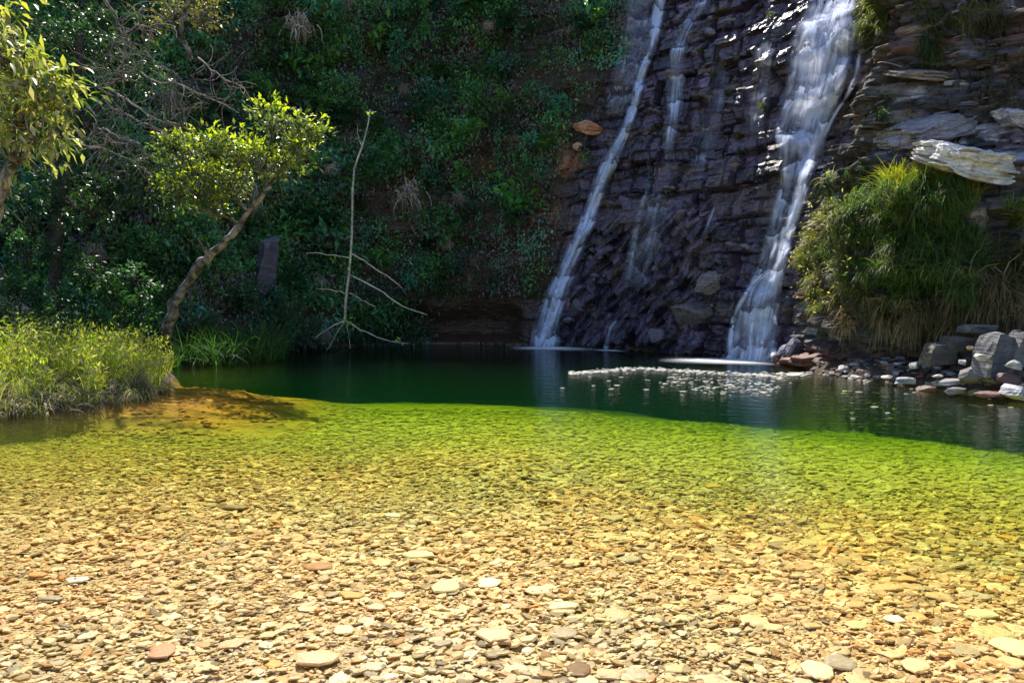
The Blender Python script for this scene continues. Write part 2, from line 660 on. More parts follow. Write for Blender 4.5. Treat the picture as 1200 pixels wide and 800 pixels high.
def axis_samples(lo, hi, fine_lo, fine_hi, step, coarse):
    return np.concatenate([np.arange(lo, fine_lo, coarse), np.arange(fine_lo, fine_hi, step), np.arange(fine_hi, hi + .1, coarse)])


gx = axis_samples(-60, 60, -14, 14, 0.14, 2.0)
gy = axis_samples(-40, 60, 0, 28, 0.14, 2.0)
X, Y = np.meshgrid(gx, gy)
Z = bed_z(X, Y)
sdist = shore_dist(X, Y)
c = np.ones(X.shape + (3,))
shelf = (sstep(-2.8, -5.0, X) * sstep(9.8, 11.3, Y) * sstep(16.5, 13.5, Y))[..., None]
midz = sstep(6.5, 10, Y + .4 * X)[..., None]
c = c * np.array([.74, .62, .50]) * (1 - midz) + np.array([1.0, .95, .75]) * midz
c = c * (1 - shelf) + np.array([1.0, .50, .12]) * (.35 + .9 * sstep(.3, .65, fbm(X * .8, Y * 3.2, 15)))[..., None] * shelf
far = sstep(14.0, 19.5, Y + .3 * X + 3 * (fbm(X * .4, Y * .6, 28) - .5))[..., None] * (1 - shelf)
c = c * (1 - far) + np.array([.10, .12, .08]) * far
nearshore = (sstep(.5, .15, sdist) * sstep(2, 5, X + .4 * (Y - 12)))[..., None]
c = c * (1 - nearshore) + np.array([.12, .07, .04]) * nearshore
landm = sstep(0.12, -0.05, sdist)[..., None]
c = c * (1 - landm) + np.array([.07, .05, .035]) * landm
n0, n1_ = X.shape
i = np.arange((n0 - 1))[:, None] * n1_ + np.arange(n1_ - 1)[None]
q = np.stack([i, i + 1, i + n1_ + 1, i + n1_], -1).reshape(-1, 4)
g = Geo()
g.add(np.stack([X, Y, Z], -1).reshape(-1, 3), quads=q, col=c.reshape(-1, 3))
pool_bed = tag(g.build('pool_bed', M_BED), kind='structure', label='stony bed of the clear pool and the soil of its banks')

# water body: a closed block whose flat top is the surface
g = Geo()
bx0, bx1, by0, by1, bz0 = -13.5, 13.5, -14.5, 27, -3.4
tx = np.linspace(bx0, bx1, 2)
v = [(x, y, z) for z in (bz0, 0.0) for (x, y) in ((bx0, by0), (bx1, by0), (bx1, by1), (bx0, by1))]
g.add(v, quads=[[3, 2, 1, 0], [4, 5, 6, 7], [0, 1, 5, 4], [1, 2, 6, 5], [2, 3, 7, 6], [3, 0, 4, 7]])
water = tag(g.build('water', M_WATER, smooth=False), kind='structure', label='clear green water of the pool, golden in the shallows')

# ------------------------------------------------------------------ the rock wall round the pool
PATH = [(-34, 6, .6, 15), (-20, 13, .55, 15), (-12, 17.4, .5, 15), (-8.6, 19.6, .5, 15.5), (-7.2, 22, .45, 15.5), (-5.3, 24.0, .3, 16), (-2.5, 25.2, .28, 18),
        (.6, 24.7, .34, 19), (3.6, 22.7, .32, 17), (5.75, 20.5, .32, 15), (7.15, 18.5, .24, 12), (7.5, 16.2, .14, 10.5), (8.0, 14.6, .16, 9.0),
        (9.0, 13.5, .26, 8.5), (10.2, 12.2, .32, 8.5), (11.6, 9.8, .4, 8.5), (16, 6.5, .5, 8.5), (30, 3, .5, 8.5)]
PA = np.array(PATH)
fine = spline([(p[0], p[1], p[2]) for p in PATH], 900)
fine2 = spline([(p[3], 0, 0) for p in PATH], 900)
seg = np.hypot(*np.diff(fine[:, :2], axis=0).T)
S = np.concatenate([[0], np.cumsum(seg)])
sx_ = np.interp(-13, fine[:, 0], S) if False else None
pos_s = []
s_left = S[np.argmin(np.hypot(fine[:, 0] + 15, fine[:, 1] - 15.7))]
s_right = S[np.argmin(np.hypot(fine[:, 0] - 12, fine[:, 1] - 9.5))]
ss = np.concatenate([np.linspace(0, s_left, 40, endpoint=False), np.arange(s_left, s_right, 0.046), np.linspace(s_right, S[-1], 40)])
bx = np.interp(ss, S, fine[:, 0])
by = np.interp(ss, S, fine[:, 1])
kk = np.interp(ss, S, fine[:, 2])
HH = np.interp(ss, S, fine2[:, 0]) + 5.5 * (fbm(ss * .55, ss * 0, 6) - .5)  # rim made ragged above the view to break up its shadow edge
for x_, y_, h_, w_ in ((-5.0, 24.2, 3.5, .9), (-2.2, 25.2, 4.5, 1.1), (.8, 24.6, 3.2, .8), (3.0, 23.2, 2.5, 1.2)):     # unseen bumps added to the rim to cast shadow streaks on the pool
    HH = HH + h_ * np.exp(-((ss - S[np.argmin(np.hypot(fine[:, 0] - x_, fine[:, 1] - y_))]) / w_) ** 2)
us = np.linspace(0, S[-1], 600)
ux, uy = np.interp(us, S, fine[:, 0]), np.interp(us, S, fine[:, 1])
tx_, ty_ = np.gradient(ux), np.gradient(uy)
kern = np.hanning(27)
kern /= kern.sum()
tx_ = np.convolve(np.pad(tx_, 13, 'edge'), kern, 'valid')
ty_ = np.convolve(np.pad(ty_, 13, 'edge'), kern, 'valid')
ln = np.hypot(tx_, ty_)
nx = np.interp(ss, us, -ty_ / ln)
ny = np.interp(ss, us, tx_ / ln)
s_of = lambda x, y: S[np.argmin(np.hypot(fine[:, 0] - x, fine[:, 1] - y))]
S_F0, S_F1 = s_of(.6, 24.7), s_of(7.15, 18.5)     # the wet face of the falls lies between these
S_V = s_of(-8.6, 19.6)

zrow = np.concatenate([[-2.6, -1.2, -.5], np.arange(-.2, 13.7, 0.052)])
NZ = len(zrow)
SS, ZZ = np.meshgrid(ss, zrow)
KK = np.tile(kk, (NZ, 1))
wf = sstep(S_F0 - .6, S_F0 + .8, SS - 0.12 * ZZ) * sstep(S_F1 + .9, S_F1 - .2, SS - 0.06 * ZZ)   # wet fall face
wr = sstep(S_F1 - .1, S_F1 + .9, SS - 0.06 * ZZ)                                                # right outcrop
wl = 1 - np.clip(wf + wr, 0, 1)

warp = 0.35 * (fbm(SS * .35, ZZ * .2, 3) - .5) * 2


def stair(z, h, seed, soft=.78):
    zi = z / h
    i = np.floor(zi)
    f = zi - i
    return h * (i + sstep(soft, 1.0, f)), i


def blk(s, z, w, h, seed):
    """Blocks in courses: a random value per block and the distance to its joints."""
    zi = z / h + .35 * (vnoise(s * .25, z * 0 + seed, seed) - .5) * 2
    r = np.floor(zi)
    ww = w * (.6 + .9 * h2(r, r * 0, seed + 2))
    si = s / ww + 13.7 * h2(r, r * 0 + 3, seed) + .18 * (vnoise(s * 1.5, z * 3.0, seed + 9) - .5)
    cidx = np.floor(si)
    fz, fs = zi - r, si - cidx
    ez = np.minimum(fz, 1 - fz) * h
    es = np.minimum(fs, 1 - fs) * ww
    return h2(r, cidx, seed + 5), np.minimum(ez, es), fs, fz


z1 = ZZ + warp + .05 * SS
st1, _ = stair(z1, 1.15, 1)
st2, _ = stair(z1 + .2, .38, 2, .6)
stz = st1 * .55 + st2 * .45 - warp - .05 * SS
r1, e1, fs1, fz1 = blk(SS, z1, 1.0, 1.05, 1.3)
r2, e2, _, _ = blk(SS + 5 * r1, z1 + .5 * r1, .42, .5, 4.1)
r3, e3, _, _ = blk(SS, z1 + .1 * r2, .3, .13, 8.7)
off_f = KK * (.6 * stz + .4 * ZZ) + .62 * (r1 - .5) + .34 * (r2 - .5) + .1 * (r3 - .5) \
    + .16 * sstep(.09, 0, e1) + .08 * sstep(.05, 0, e2) + .5 * (fbm(SS * .3, ZZ * .3, 22) - .5)
# slanting foliated rock low in the middle of the face
ang = math.radians(52)
sa = (SS - S_F0) * math.cos(ang) + ZZ * math.sin(ang)
sb = -(SS - S_F0) * math.sin(ang) + ZZ * math.cos(ang) + .25 * (fbm(SS * .8, ZZ * .8, 31) - .5)
rr_, ee_, _, ffz = blk(sa, sb + .5 * (fbm(SS * .5, ZZ * .5, 33) - .5), .55, .26, 6.6)
msl = sstep(S_F0 + .8, S_F0 + 1.8, SS) * sstep(S_F0 + 6.8, S_F0 + 5.6, SS) * sstep(5.4, 4.4, ZZ + .5 * fbm(SS, ZZ, 4))
off_s = KK * ZZ * .9 + .42 * (rr_ - .5) + .14 * (ffz - .5) + .2 * (r1 - .5) + .08 * sstep(.04, 0, ee_) + .5 * (fbm(SS * .5, ZZ * .5, 23) - .5) - .15
off_f = off_f * (1 - msl) + off_s * msl
# right outcrop: thin horizontal beds
st3, _ = stair(z1 * 1.0 + .1, .55, 3, .7)
st4, _ = stair(z1, .17, 3, .6)
r4, e4, _, _ = blk(SS, z1, 1.3, .34, 12.3)
r5, e5, _, _ = blk(SS + 3 * r4, z1 + .35 * (fbm(SS * .8, ZZ * .8, 19) - .5), .42, .15, 15.3)
off_r = KK * (.6 * st3 + .4 * st4 - warp - .05 * SS) + .6 * (r4 - .5) + .38 * (r5 - .5) + .1 * sstep(.05, 0, e4) + .05 * sstep(.03, 0, e5) \
    + 1.3 * (fbm(SS * .35, ZZ * .4, 44) - .5)
# a shelf at the height of the pale slab, so that its top catches the sun
off_r = off_r + .9 * sstep(4.4, 5.2, ZZ) * sstep(S_F1 + 2.5, S_F1 + 4, SS)
# left, overgrown wall
r6, e6, _, _ = blk(SS, z1, 1.4, .55, 19.3)
off_l = KK * ZZ + .35 * (r6 - .5) + .12 * (r3 - .5) + 1.5 * (fbm(SS * .3, ZZ * .35, 52) - .5) + .5 * (fbm(SS * 1.2, ZZ * 1.4, 54) - .5)
cave = sstep(S_V + 4.5, S_V + 6, SS) * sstep(S_F0 - .1, S_F0 - 1.2, SS)
off_l = off_l + cave * 1.3 * sstep(1.9, 1.0, ZZ + .5 * fbm(SS * .8, ZZ * 0, 3)) * sstep(.05, .35, ZZ)
OFF = off_f * wf + off_r * wr + off_l * wl
OFF[0] = OFF[1] = OFF[2] = OFF[3]
CX = bx[None] + nx[None] * OFF
CY = by[None] + ny[None] * OFF
# colours of the stone itself
n_big = fbm(SS * .5, ZZ * .5, 71)[..., None]
n_med = fbm(SS * 1.6, ZZ * 2.2, 73)[..., None]
cf = np.array([.078, .058, .095]) * (.35 + 1.7 * r2[..., None] ** 2) * (1 - msl[..., None] * .1)
cf = cf * (1 - .5 * sstep(.5, .7, n_med)) + np.array([.12, .085, .055]) * .5 * sstep(.5, .7, n_med)
cr = np.array([.095, .088, .092]) * (.25 + 1.3 * r5[..., None])
pale = sstep(.55, .68, n_med) * sstep(.3, .6, r4[..., None])
cr = cr * (1 - pale) + np.array([.38, .38, .43]) * pale
rust = sstep(.58, .7, fbm(SS * .7 + 9, ZZ * 1.2, 81)[..., None])
cr = cr * (1 - .5 * rust) + np.array([.16, .055, .035]) * .5 * rust
low = sstep(.75, .15, ZZ)[..., None]
cr = cr * (1 - .7 * low) + np.array([.17, .045, .03]) * .7 * low
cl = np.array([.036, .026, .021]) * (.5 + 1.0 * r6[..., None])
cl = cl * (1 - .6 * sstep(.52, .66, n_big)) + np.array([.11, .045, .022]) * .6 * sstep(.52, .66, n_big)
redz = (sstep(S_F0 - 5.5, S_F0 - 3, SS) * sstep(9, 7, ZZ + 1.5 * fbm(SS, ZZ, 92)) * .6)[..., None]
cl = cl * (1 - redz) + np.array([.13, .065, .04]) * (.4 + 1.1 * n_med) * redz
stain = (sstep(2.2, .9, np.hypot(SS - (S_F0 - 0.2), (ZZ - 6.4) * .8)) * sstep(.42, .6, fbm(SS * 1.3, ZZ * 2, 90)))[..., None]
cl = cl * (1 - stain) + np.array([.34, .16, .09]) * stain
CC = cf * wf[..., None] + cr * wr[..., None] + cl * wl[..., None]
joint = np.clip(sstep(.03, 0, e1) * wf + sstep(.02, 0, e4) * wr, 0, 1)[..., None]
CC = CC * (1 - .35 * joint)
WET = wf * .9 + wr * np.clip(low[..., 0], 0, 1) * .6 + wl * (.25 + .5 * sstep(.8, 0, ZZ))
# upper rows: plain slope to the rim, then a plateau
top_off = OFF[-1]
rows_x, rows_y, rows_z = [CX], [CY], [np.tile(zrow[:, None], (1, len(ss)))]
ktop = kk
ups = []
for fct in np.linspace(0.06, 1, 16):
    zz = zrow[-1] + (np.maximum(HH, 13.75) - zrow[-1]) * fct
    o_ = top_off + ktop * (zz - zrow[-1]) + .5 * (fbm(ss * .6, zz * .6, 5) - .5)
    ups.append((bx + nx * o_, by + ny * o_, zz))
for dd in (1.5, 6, 30):
    o_ = top_off + ktop * (np.maximum(HH, 13.75) - zrow[-1]) + dd
    ups.append((bx + nx * o_, by + ny * o_, np.maximum(HH, 13.75) + .05 * dd))
EXZ = rows_z[0]
# where the wall is lower than the sampled rows, squeeze it down to its own rim height
CXa = np.vstack([CX] + [u[0][None] for u in ups])
CYa = np.vstack([CY] + [u[1][None] for u in ups])
CZa = np.vstack([EXZ] + [u[2][None] for u in ups])
rim = np.tile(HH, (CZa.shape[0], 1))
lowrim = CZa > rim
ex = CZa - rim
CXa = np.where(lowrim, CXa + nx[None] * ex * 1.6, CXa)
CYa = np.where(lowrim, CYa + ny[None] * ex * 1.6, CYa)
CZa = np.where(lowrim, rim + ex * .08, CZa)
CCa = np.vstack([CC] + [CC[-1][None]] * len(ups))
Wa = np.vstack([WET] + [WET[-1][None]] * len(ups))
n0, n1_ = CXa.shape
i = np.arange((n0 - 1))[:, None] * n1_ + np.arange(n1_ - 1)[None]
q = np.stack([i, i + 1, i + n1_ + 1, i + n1_], -1).reshape(-1, 4)
g = Geo()
g.add(np.stack([CXa, CYa, CZa], -1).reshape(-1, 3), quads=q, col=CCa.reshape(-1, 3))
cliff_me = g.mesh('rock_wall', M_ROCK, smooth=False)
wa = cliff_me.attributes.new('wet', 'FLOAT', 'POINT')
wa.data.foreach_set('value', Wa.astype(np.float32).ravel())
cliff = tag(link('cliff', cliff_me), kind='structure', label='layered dark rock cliff that rings the pool')
bpy.context.view_layer.update()
BV = BVHTree.FromPolygons([Vector(v) for v in np.stack([CXa, CYa, CZa], -1).reshape(-1, 3)], q.tolist())
EYE = Vector((0, 0, CAMZ))


def hit(px, py):
    d = ray(px, py).normalized()
    loc, nrm, idx, dist = BV.ray_cast(EYE, d)
    if loc is None:
        loc = at(px, py, 22)
        nrm = Vector((0, -1, 0))
    if nrm.dot(d) > 0:
        nrm = -nrm
    return loc, nrm


def hits(pxs, pys):
    L, Nn = [], []
    for a, b in zip(pxs, pys):
        l, n = hit(a, b)
        L.append(l[:])
        Nn.append(n[:])
    return np.array(L), np.array(Nn)


# ------------------------------------------------------------------ rock pieces that stand proud of the wall
def plate_stack(seed, tone, flat, plates=3, n=13):
    """Bedded rock: a few ragged plates, one on another, each set back or proud of its neighbour."""
    rs = np.random.RandomState(seed)
    g = Geo()
    th = rs.uniform(.6, 1.4, plates)
    th = th / th.sum() * 2 * flat
    z = -flat
    ang = np.linspace(0, 2 * np.pi, n, endpoint=False)
    base = 1 + .22 * rs.uniform(-1, 1, n)
    base = .5 * base + .25 * (np.roll(base, 1) + np.roll(base, -1))
    for k in range(plates):
        r = base * rs.uniform(.72, 1.12) * (1 - .12 * (k == plates - 1)) + rs.uniform(-.15, .15, n)
        c = rs.uniform(-.12, .12, 2)
        rings = []
        for f, zz, jz in ((.9, z, 0), (1.0, z + th[k] * .25, .04), (.98, z + th[k] * .75, .04), (.86, z + th[k], .07), (.45, z + th[k] * 1.08, .1)):
            zj = rs.uniform(-1, 1, n) * jz * flat
            rings.append(np.stack([c[0] + np.cos(ang) * r * f, c[1] + .78 * np.sin(ang) * r * f, zz + zj + .12 * flat * np.cos(ang + seed)], 1))
        v = np.vstack(rings + [[[c[0], c[1], z + th[k] * 1.1]]])
        q = [[a * n + b, a * n + (b + 1) % n, (a + 1) * n + (b + 1) % n, (a + 1) * n + b] for a in range(4) for b in range(n)]
        t = [[4 * n + b, 4 * n + (b + 1) % n, 5 * n] for b in range(n)]
        g.add(v, quads=q, tris=t, col=np.array(tone) * rs.uniform(.6, 1.2))
        z += th[k] * .96
    me = g.mesh('rock_slab', M_ROCK, False)
    return me


def slab_mesh(seed, tone, flat=.3, plates=None):
    if plates is None:
        me = rock_mesh(seed, M_ROCK, size=(1, .8, flat), sub=2, planes=12, layers=.12, col=tone)
    else:
        me = plate_stack(seed, tone, flat, plates, 9)
    a = me.attributes.new('wet', 'FLOAT', 'POINT')
    a.data.foreach_set('value', np.full(len(me.vertices), .5 if plates is None else .1, np.float32))
    return me


wet_slabs = [slab_mesh(100 + k, c_, f_) for k, (c_, f_) in enumerate([((.11, .09, .12), .45), ((.16, .13, .16), .35), ((.08, .07, .085), .6), ((.2, .17, .19), .3), ((.12, .09, .07), .4)])]
dry_slabs = [slab_mesh(140 + k, c_, f_, 1 + k % 3) for k, (c_, f_) in enumerate([((.13, .11, .105), .2), ((.30, .28, .29), .14), ((.09, .075, .07), .3), ((.42, .40, .41), .16), ((.16, .07, .045), .22), ((.10, .095, .10), .22), ((.07, .06, .06), .34)])]
for me in wet_slabs + dry_slabs:
    me.name = 'rock_slab'


def slab(px, py, size, meshes, tilt=0.0, sink=.25, label=None, squash=1.0):
    l, n = hit(px, py)
    o = link('rock_slab', random.choice(meshes), cliff)
    hdir = Vector((n.x, n.y, 0)).normalized() if abs(n.x) + abs(n.y) > .05 else Vector((0, -1, 0))
    az = math.atan2(hdir.y, hdir.x) + math.pi / 2 + random.uniform(-.35, .35)
    o.location = l - Vector((hdir.x, hdir.y, 0)) * size * sink
    o.rotation_euler = (random.uniform(-.14, .14), tilt + random.uniform(-.12, .12), az)
    o.scale = (size * random.uniform(.8, 1.3), size * random.uniform(.7, 1.0), size * random.uniform(.8, 1.3) * squash)
    if label:
        o['label'] = label
    return o


def in_fall_face(px, py):
    xl = np.interp(py, [0, 110, 220, 320, 405], [770, 745, 705, 668, 655])
    xr = np.interp(py, [0, 60, 200, 300, 410], [925, 910, 890, 870, 838])
    return xl < px < xr


cnt = 0
while cnt < 120:
    px, py = random.uniform(650, 930), random.uniform(5, 402)
    if not in_fall_face(px, py):
        continue
    slant = 720 < px < 860 and py > 235
    slab(px, py, random.uniform(.14, .36), wet_slabs, tilt=(-.75 if slant else random.uniform(-.08, .12)), sink=.55, squash=(1 if slant else 1.25))
    cnt += 1
for k in range(175):
    px, py = random.uniform(955, 1200), random.uniform(5, 215)
    if px < np.interp(py, [0, 60, 200, 400], [1010, 1008, 960, 925]):
        px = random.uniform(1015, 1200)
    slab(px, py, random.uniform(.09, .3) * (1.15 if py > 60 else .9), dry_slabs, tilt=random.gauss(.0, .16), sink=.6)

# the pale slab that catches the sun on the right outcrop, and its grey neighbour
def ledge_block(seed, tone, n=20):
    """A broken lump of bedded rock: uneven courses round its sides, terraces on top, thin ragged ends."""
    rs = np.random.RandomState(seed)
    g = Geo()
    t = np.linspace(-1, 1, n + 1)
    for ax in range(3):
        for sg in (-1, 1):
            A, B = np.meshgrid(t, t)
            P = np.zeros((n + 1, n + 1, 3))
            P[..., ax] = sg
            P[..., (ax + 1) % 3] = A
            P[..., (ax + 2) % 3] = B
            V = P.reshape(-1, 3)
            x, y, z = V[:, 0].copy(), V[:, 1].copy(), V[:, 2].copy()
            m = np.maximum(np.abs(x), np.abs(y)) + 1e-6
            r = np.hypot(x, y) + 1e-6
            k = .35 + .65 * m / r                      # round the plan a little
            a = np.arctan2(y, x)
            out = 1 + .34 * (fbm(np.cos(a) * 1.7 + seed, np.sin(a) * 1.7, seed, 4) - .5) * 2
            lay = np.floor((z + .35 * fbm(x * 1.5 + 3, y * 1.5, seed + 1)) * 4)
            step = .26 * (h2(lay, lay * 0 + np.floor(a * 1.6), seed) - .5)
            top = .55 * (np.floor(5 * fbm(x * 1.3 + 7, y * 1.8, seed + 2)) / 5 - .4) + .22 * (fbm(x * 5, y * 5, seed + 3) - .5)
            zz = z * (1 - .62 * (x * out) ** 2 * .8) + top * np.clip(z + .4, 0, 1.2)
            V = np.stack([x * k * (out + step), y * k * (out + step), zz], 1)
            i = np.arange(n)[:, None] * (n + 1) + np.arange(n)[None]
            q = np.stack([i, i + 1, i + n + 2, i + n + 1], -1).reshape(-1, 4)
            if sg < 0:
                q = q[:, ::-1]
            cc = np.array(tone) * (.6 + .8 * fbm(x * 3, z * 7 + y * 2, seed + 5)[:, None])
            g.add(V, quads=q, col=cc)
    return g.mesh('rock_slab', M_ROCK, False)


def big_slab(px, py, wid, hei, dep, tone, seed, label, tilt, plates=None):
    me = ledge_block(seed, tone)
    a = me.attributes.new('wet', 'FLOAT', 'POINT')
    a.data.foreach_set('value', np.full(len(me.vertices), .25, np.float32))
    l, n = hit(px, py)
    o = link('rock_slab', me, cliff)
    o.location = l + Vector((-.25, -.45, 0)) * dep * (0 if seed in (33, 36) else .55)
    o.rotation_euler = (.34, tilt, .15)
    o.scale = (wid, dep, hei)
    o['label'] = label
    return o


big_slab(1130, 192, .9, .3, .7, (.60, .58, .57), 3, 'large pale slab jutting from the right outcrop, bright on top', .16)
big_slab(1090, 150, .8, .24, .55, (.28, .27, .31), 8, 'grey bedded slab above the large pale one', -.3)
big_slab(1060, 160, .5, .2, .45, (.33, .31, .34), 12, 'grey stepped slab left of the large pale one', -.5)
big_slab(1155, 160, .22, .12, .2, (.42, .42, .48), 17, 'small rounded bluish stone above the pale slab', .1)
big_slab(1080, 90, .75, .1, .4, (.25, .22, .20), 21, 'flat tan ledge high on the right outcrop', 0)
big_slab(1120, 270, .5, .5, .4, (.25, .21, .19), 25, 'brown block behind the green bush', 0)
big_slab(1190, 140, .4, .16, .3, (.5, .47, .46), 28, 'pale slab by the right edge of the outcrop', .2)
big_slab(690, 150, .5, .22, .35, (.55, .27, .15), 33, 'orange rock face left of the narrow waterfall', .05)
big_slab(678, 172, .22, .14, .2, (.62, .38, .25), 36, 'small pinkish orange rock below the orange face', .05)
for px_, py_, sz_, tone_, sd_, lab_ in ((905, 366, (.42, .4, .62), (.12, .08, .08), 71, 'dark rounded rock washed by the wide waterfall'),
                                       (818, 368, (.9, .5, .5), (.10, .085, .095), 74, 'bulging brown boulder at the foot of the falls'),
                                       (770, 392, (.4, .35, .3), (.10, .085, .10), 76, 'dark wet lump of rock at the foot of the wet face')):
    me_ = rock_mesh(sd_, M_ROCK, size=sz_, sub=3, planes=13, col=tone_)
    me_.name = 'rock_slab'
    a_ = me_.attributes.new('wet', 'FLOAT', 'POINT')
    a_.data.foreach_set('value', np.full(len(me_.vertices), .9, np.float32))
    o_ = link('rock_slab', me_, cliff)
    o_.location = hit(px_, py_)[0]
    o_['label'] = lab_
big_slab(835, 330, .5, .22, .3, (.19, .16, .16), 45, 'wedge of slanting rock beside the wide waterfall', -.5)

# ------------------------------------------------------------------ waterfalls
def ribbon(name, left, right, parent, dens=1.0, nu=14, nv=110, lift=.1, fade_top=0.0, fade_bot=0.0, edge=.3, smooth=7, seed=0):
    """A sheet of falling water laid over the rock between two edges."""
    L = spline([(a, b, 0) for a, b in left], nv)
    R = spline([(a, b, 0) for a, b in right], nv)
    T = np.zeros((nv, nu))
    D = np.zeros((nv, nu, 3))
    for a in range(nv):
        for b in range(nu):
            f = b / (nu - 1)
            px, py = L[a, 0] * (1 - f) + R[a, 0] * f, L[a, 1] * (1 - f) + R[a, 1] * f
            l, n = hit(px, py)
            d = ray(px, py)
            D[a, b] = d
            T[a, b] = (l - EYE).length / d.length
    Tm = T.copy()
    for k in range(1, 3):
        Tm[k:] = np.minimum(Tm[k:], T[:-k])
        Tm[:-k] = np.minimum(Tm[:-k], T[k:])
        Tm[:, k:] = np.minimum(Tm[:, k:], T[:, :-k])
        Tm[:, :-k] = np.minimum(Tm[:, :-k], T[:, k:])
    kr = np.hanning(smooth + 2)[1:-1]
    kr /= kr.sum()
    pad = smooth // 2
    Tp = np.pad(Tm, ((pad, pad), (0, 0)), 'edge')
    Ts = np.stack([np.convolve(Tp[:, b], kr, 'valid') for b in range(nu)], 1)
    k3 = np.array([.25, .5, .25])
    Ts = np.stack([np.convolve(np.pad(Ts[a], 1, 'edge'), k3, 'valid') for a in range(nv)], 0)
    f = np.linspace(0, 1, nu)[None]
    bulge = lift * (0.5 + np.sin(np.pi * f))
    pts = np.array(EYE)[None, None] + D * (Ts - bulge * .8)[..., None]
    pts[..., 2] = np.maximum(pts[..., 2], .002)
    vlen = np.concatenate([[0], np.cumsum(np.linalg.norm(np.diff(pts[:, nu // 2], axis=0), axis=1))])
    wid = np.linalg.norm(pts[:, -1] - pts[:, 0], axis=1)
    g = Geo()
    i = np.arange(nv - 1)[:, None] * nu + np.arange(nu - 1)[None]
    q = np.stack([i, i + nu, i + nu + 1, i + 1], -1).reshape(-1, 4)
    g.add(pts.reshape(-1, 3), quads=q)
    me = g.mesh(name, M_FALL, True)
    u = (f - .5) * wid[:, None] + seed * 3.3
    vv = np.tile(vlen[:, None], (1, nu)) + seed * 1.7
    uvl = me.uv_layers.new(name='UVMap')
    idx = np.zeros(len(me.loops), np.int32)
    me.loops.foreach_get('vertex_index', idx)
    uvs = np.stack([u.ravel()[idx], vv.ravel()[idx]], 1)
    uvl.data.foreach_set('uv', uvs.astype(np.float32).ravel())
    # density of the water: thick over lips where the sheet turns, thin at its edges
    slope = np.gradient(Ts, axis=0)
    lip = np.clip(np.abs(slope) / (np.abs(slope).mean() + 1e-6), 0, 3)
    en = sstep(0, edge, f + 0 * Ts) * sstep(1, 1 - edge, f + 0 * Ts)
    t = np.linspace(0, 1, nv)[:, None]
    dn = dens * en * (.75 + .3 * lip)
    if fade_top:
        dn = dn * sstep(0, fade_top, t)
    if fade_bot:
        dn = dn * sstep(1, 1 - fade_bot, t)
    a = me.attributes.new('dens', 'FLOAT', 'POINT')
    a.data.foreach_set('value', dn.astype(np.float32).ravel())
    o = link(name, me)
    place_local(o, parent)
    return o


def band(center, widths):
    l = [(x - w / 2, y) for (x, y), w in zip(center, widths)]
    r = [(x + w / 2, y) for (x, y), w in zip(center, widths)]
    return l, r


wide = empty('waterfall', onwater(872, 421), 'wide white waterfall pouring over many steps beside the right outcrop', 'waterfall')
WL = [(945, -30), (938, 5), (916, 50), (908, 100), (897, 150), (905, 200), (893, 250), (880, 300), (862, 345), (835, 422)]
WR = [(1003, -30), (1005, 5), (1007, 50), (992, 100), (970, 150), (952, 200), (938, 250), (926, 300), (917, 345), (908, 424)]
WL = [(a + 8, b) for a, b in WL]
ribbon('water_sheet', WL, WR, wide, dens=1.15, nu=30, nv=150, lift=.12, edge=.22, seed=1)
ribbon('water_sheet', [(a + 22, b) for a, b in WL[1:8]] + [(880, 350), (868, 421)], [(a - 2, b) for a, b in WR[1:]], wide, dens=1.7, nu=16, nv=140, lift=.22, edge=.45, seed=2)
for k, (c_, w_) in enumerate([
        ([(995, 60), (978, 110), (962, 155), (945, 205), (930, 255), (915, 300)], [14, 20, 22, 20, 18, 20]),
        ([(965, 2), (955, 25), (950, 60), (945, 100), (935, 150)], [40, 44, 50, 44, 30]),
        ([(900, 315), (878, 340), (864, 365), (857, 395), (856, 419)], [18, 12, 10, 12, 16]),
        ([(905, 318), (893, 345), (882, 375), (880, 420)], [22, 14, 10, 14]),
        ([(900, 355), (908, 380), (903, 420)], [8, 10, 16]),
        ([(1008, 60), (1004, 85), (993, 112), (975, 140), (962, 170)], [8, 9, 8, 9, 10])]):
    l, r = band(c_, w_)
    ribbon('water_strand', l, r, wide, dens=1.5, nu=7, nv=60, lift=.28, edge=.5, fade_top=.12, fade_bot=.08, seed=5 + k)

narrow = empty('waterfall', onwater(636, 406), 'narrow white waterfall slanting down at the left end of the wet face', 'waterfall')
l, r = band([(778, -20), (772, 10), (765, 50), (752, 85), (745, 115), (732, 155), (715, 190), (700, 225), (685, 268), (668, 305), (652, 345), (642, 380), (638, 407)],
            [16, 16, 14, 14, 14, 16, 22, 20, 22, 24, 30, 34, 40])
ribbon('water_sheet', l, r, narrow, dens=2.3, nu=9, nv=160, lift=.14, edge=.45, seed=21)
l, r = band([(752, -20), (748, 20), (740, 70), (725, 120), (712, 160)], [48, 46, 44, 36, 20])
ribbon('water_sheet', l, r, narrow, dens=.38, nu=12, nv=80, lift=.08, edge=.3, fade_bot=.3, seed=22)
l, r = band([(762, 60), (748, 90), (740, 130), (722, 170), (700, 222), (680, 275), (660, 320), (645, 365), (632, 406)], [6, 7, 6, 9, 9, 10, 12, 14, 16])
ribbon('water_strand', l, r, narrow, dens=1.7, nu=6, nv=120, lift=.24, edge=.5, seed=23)

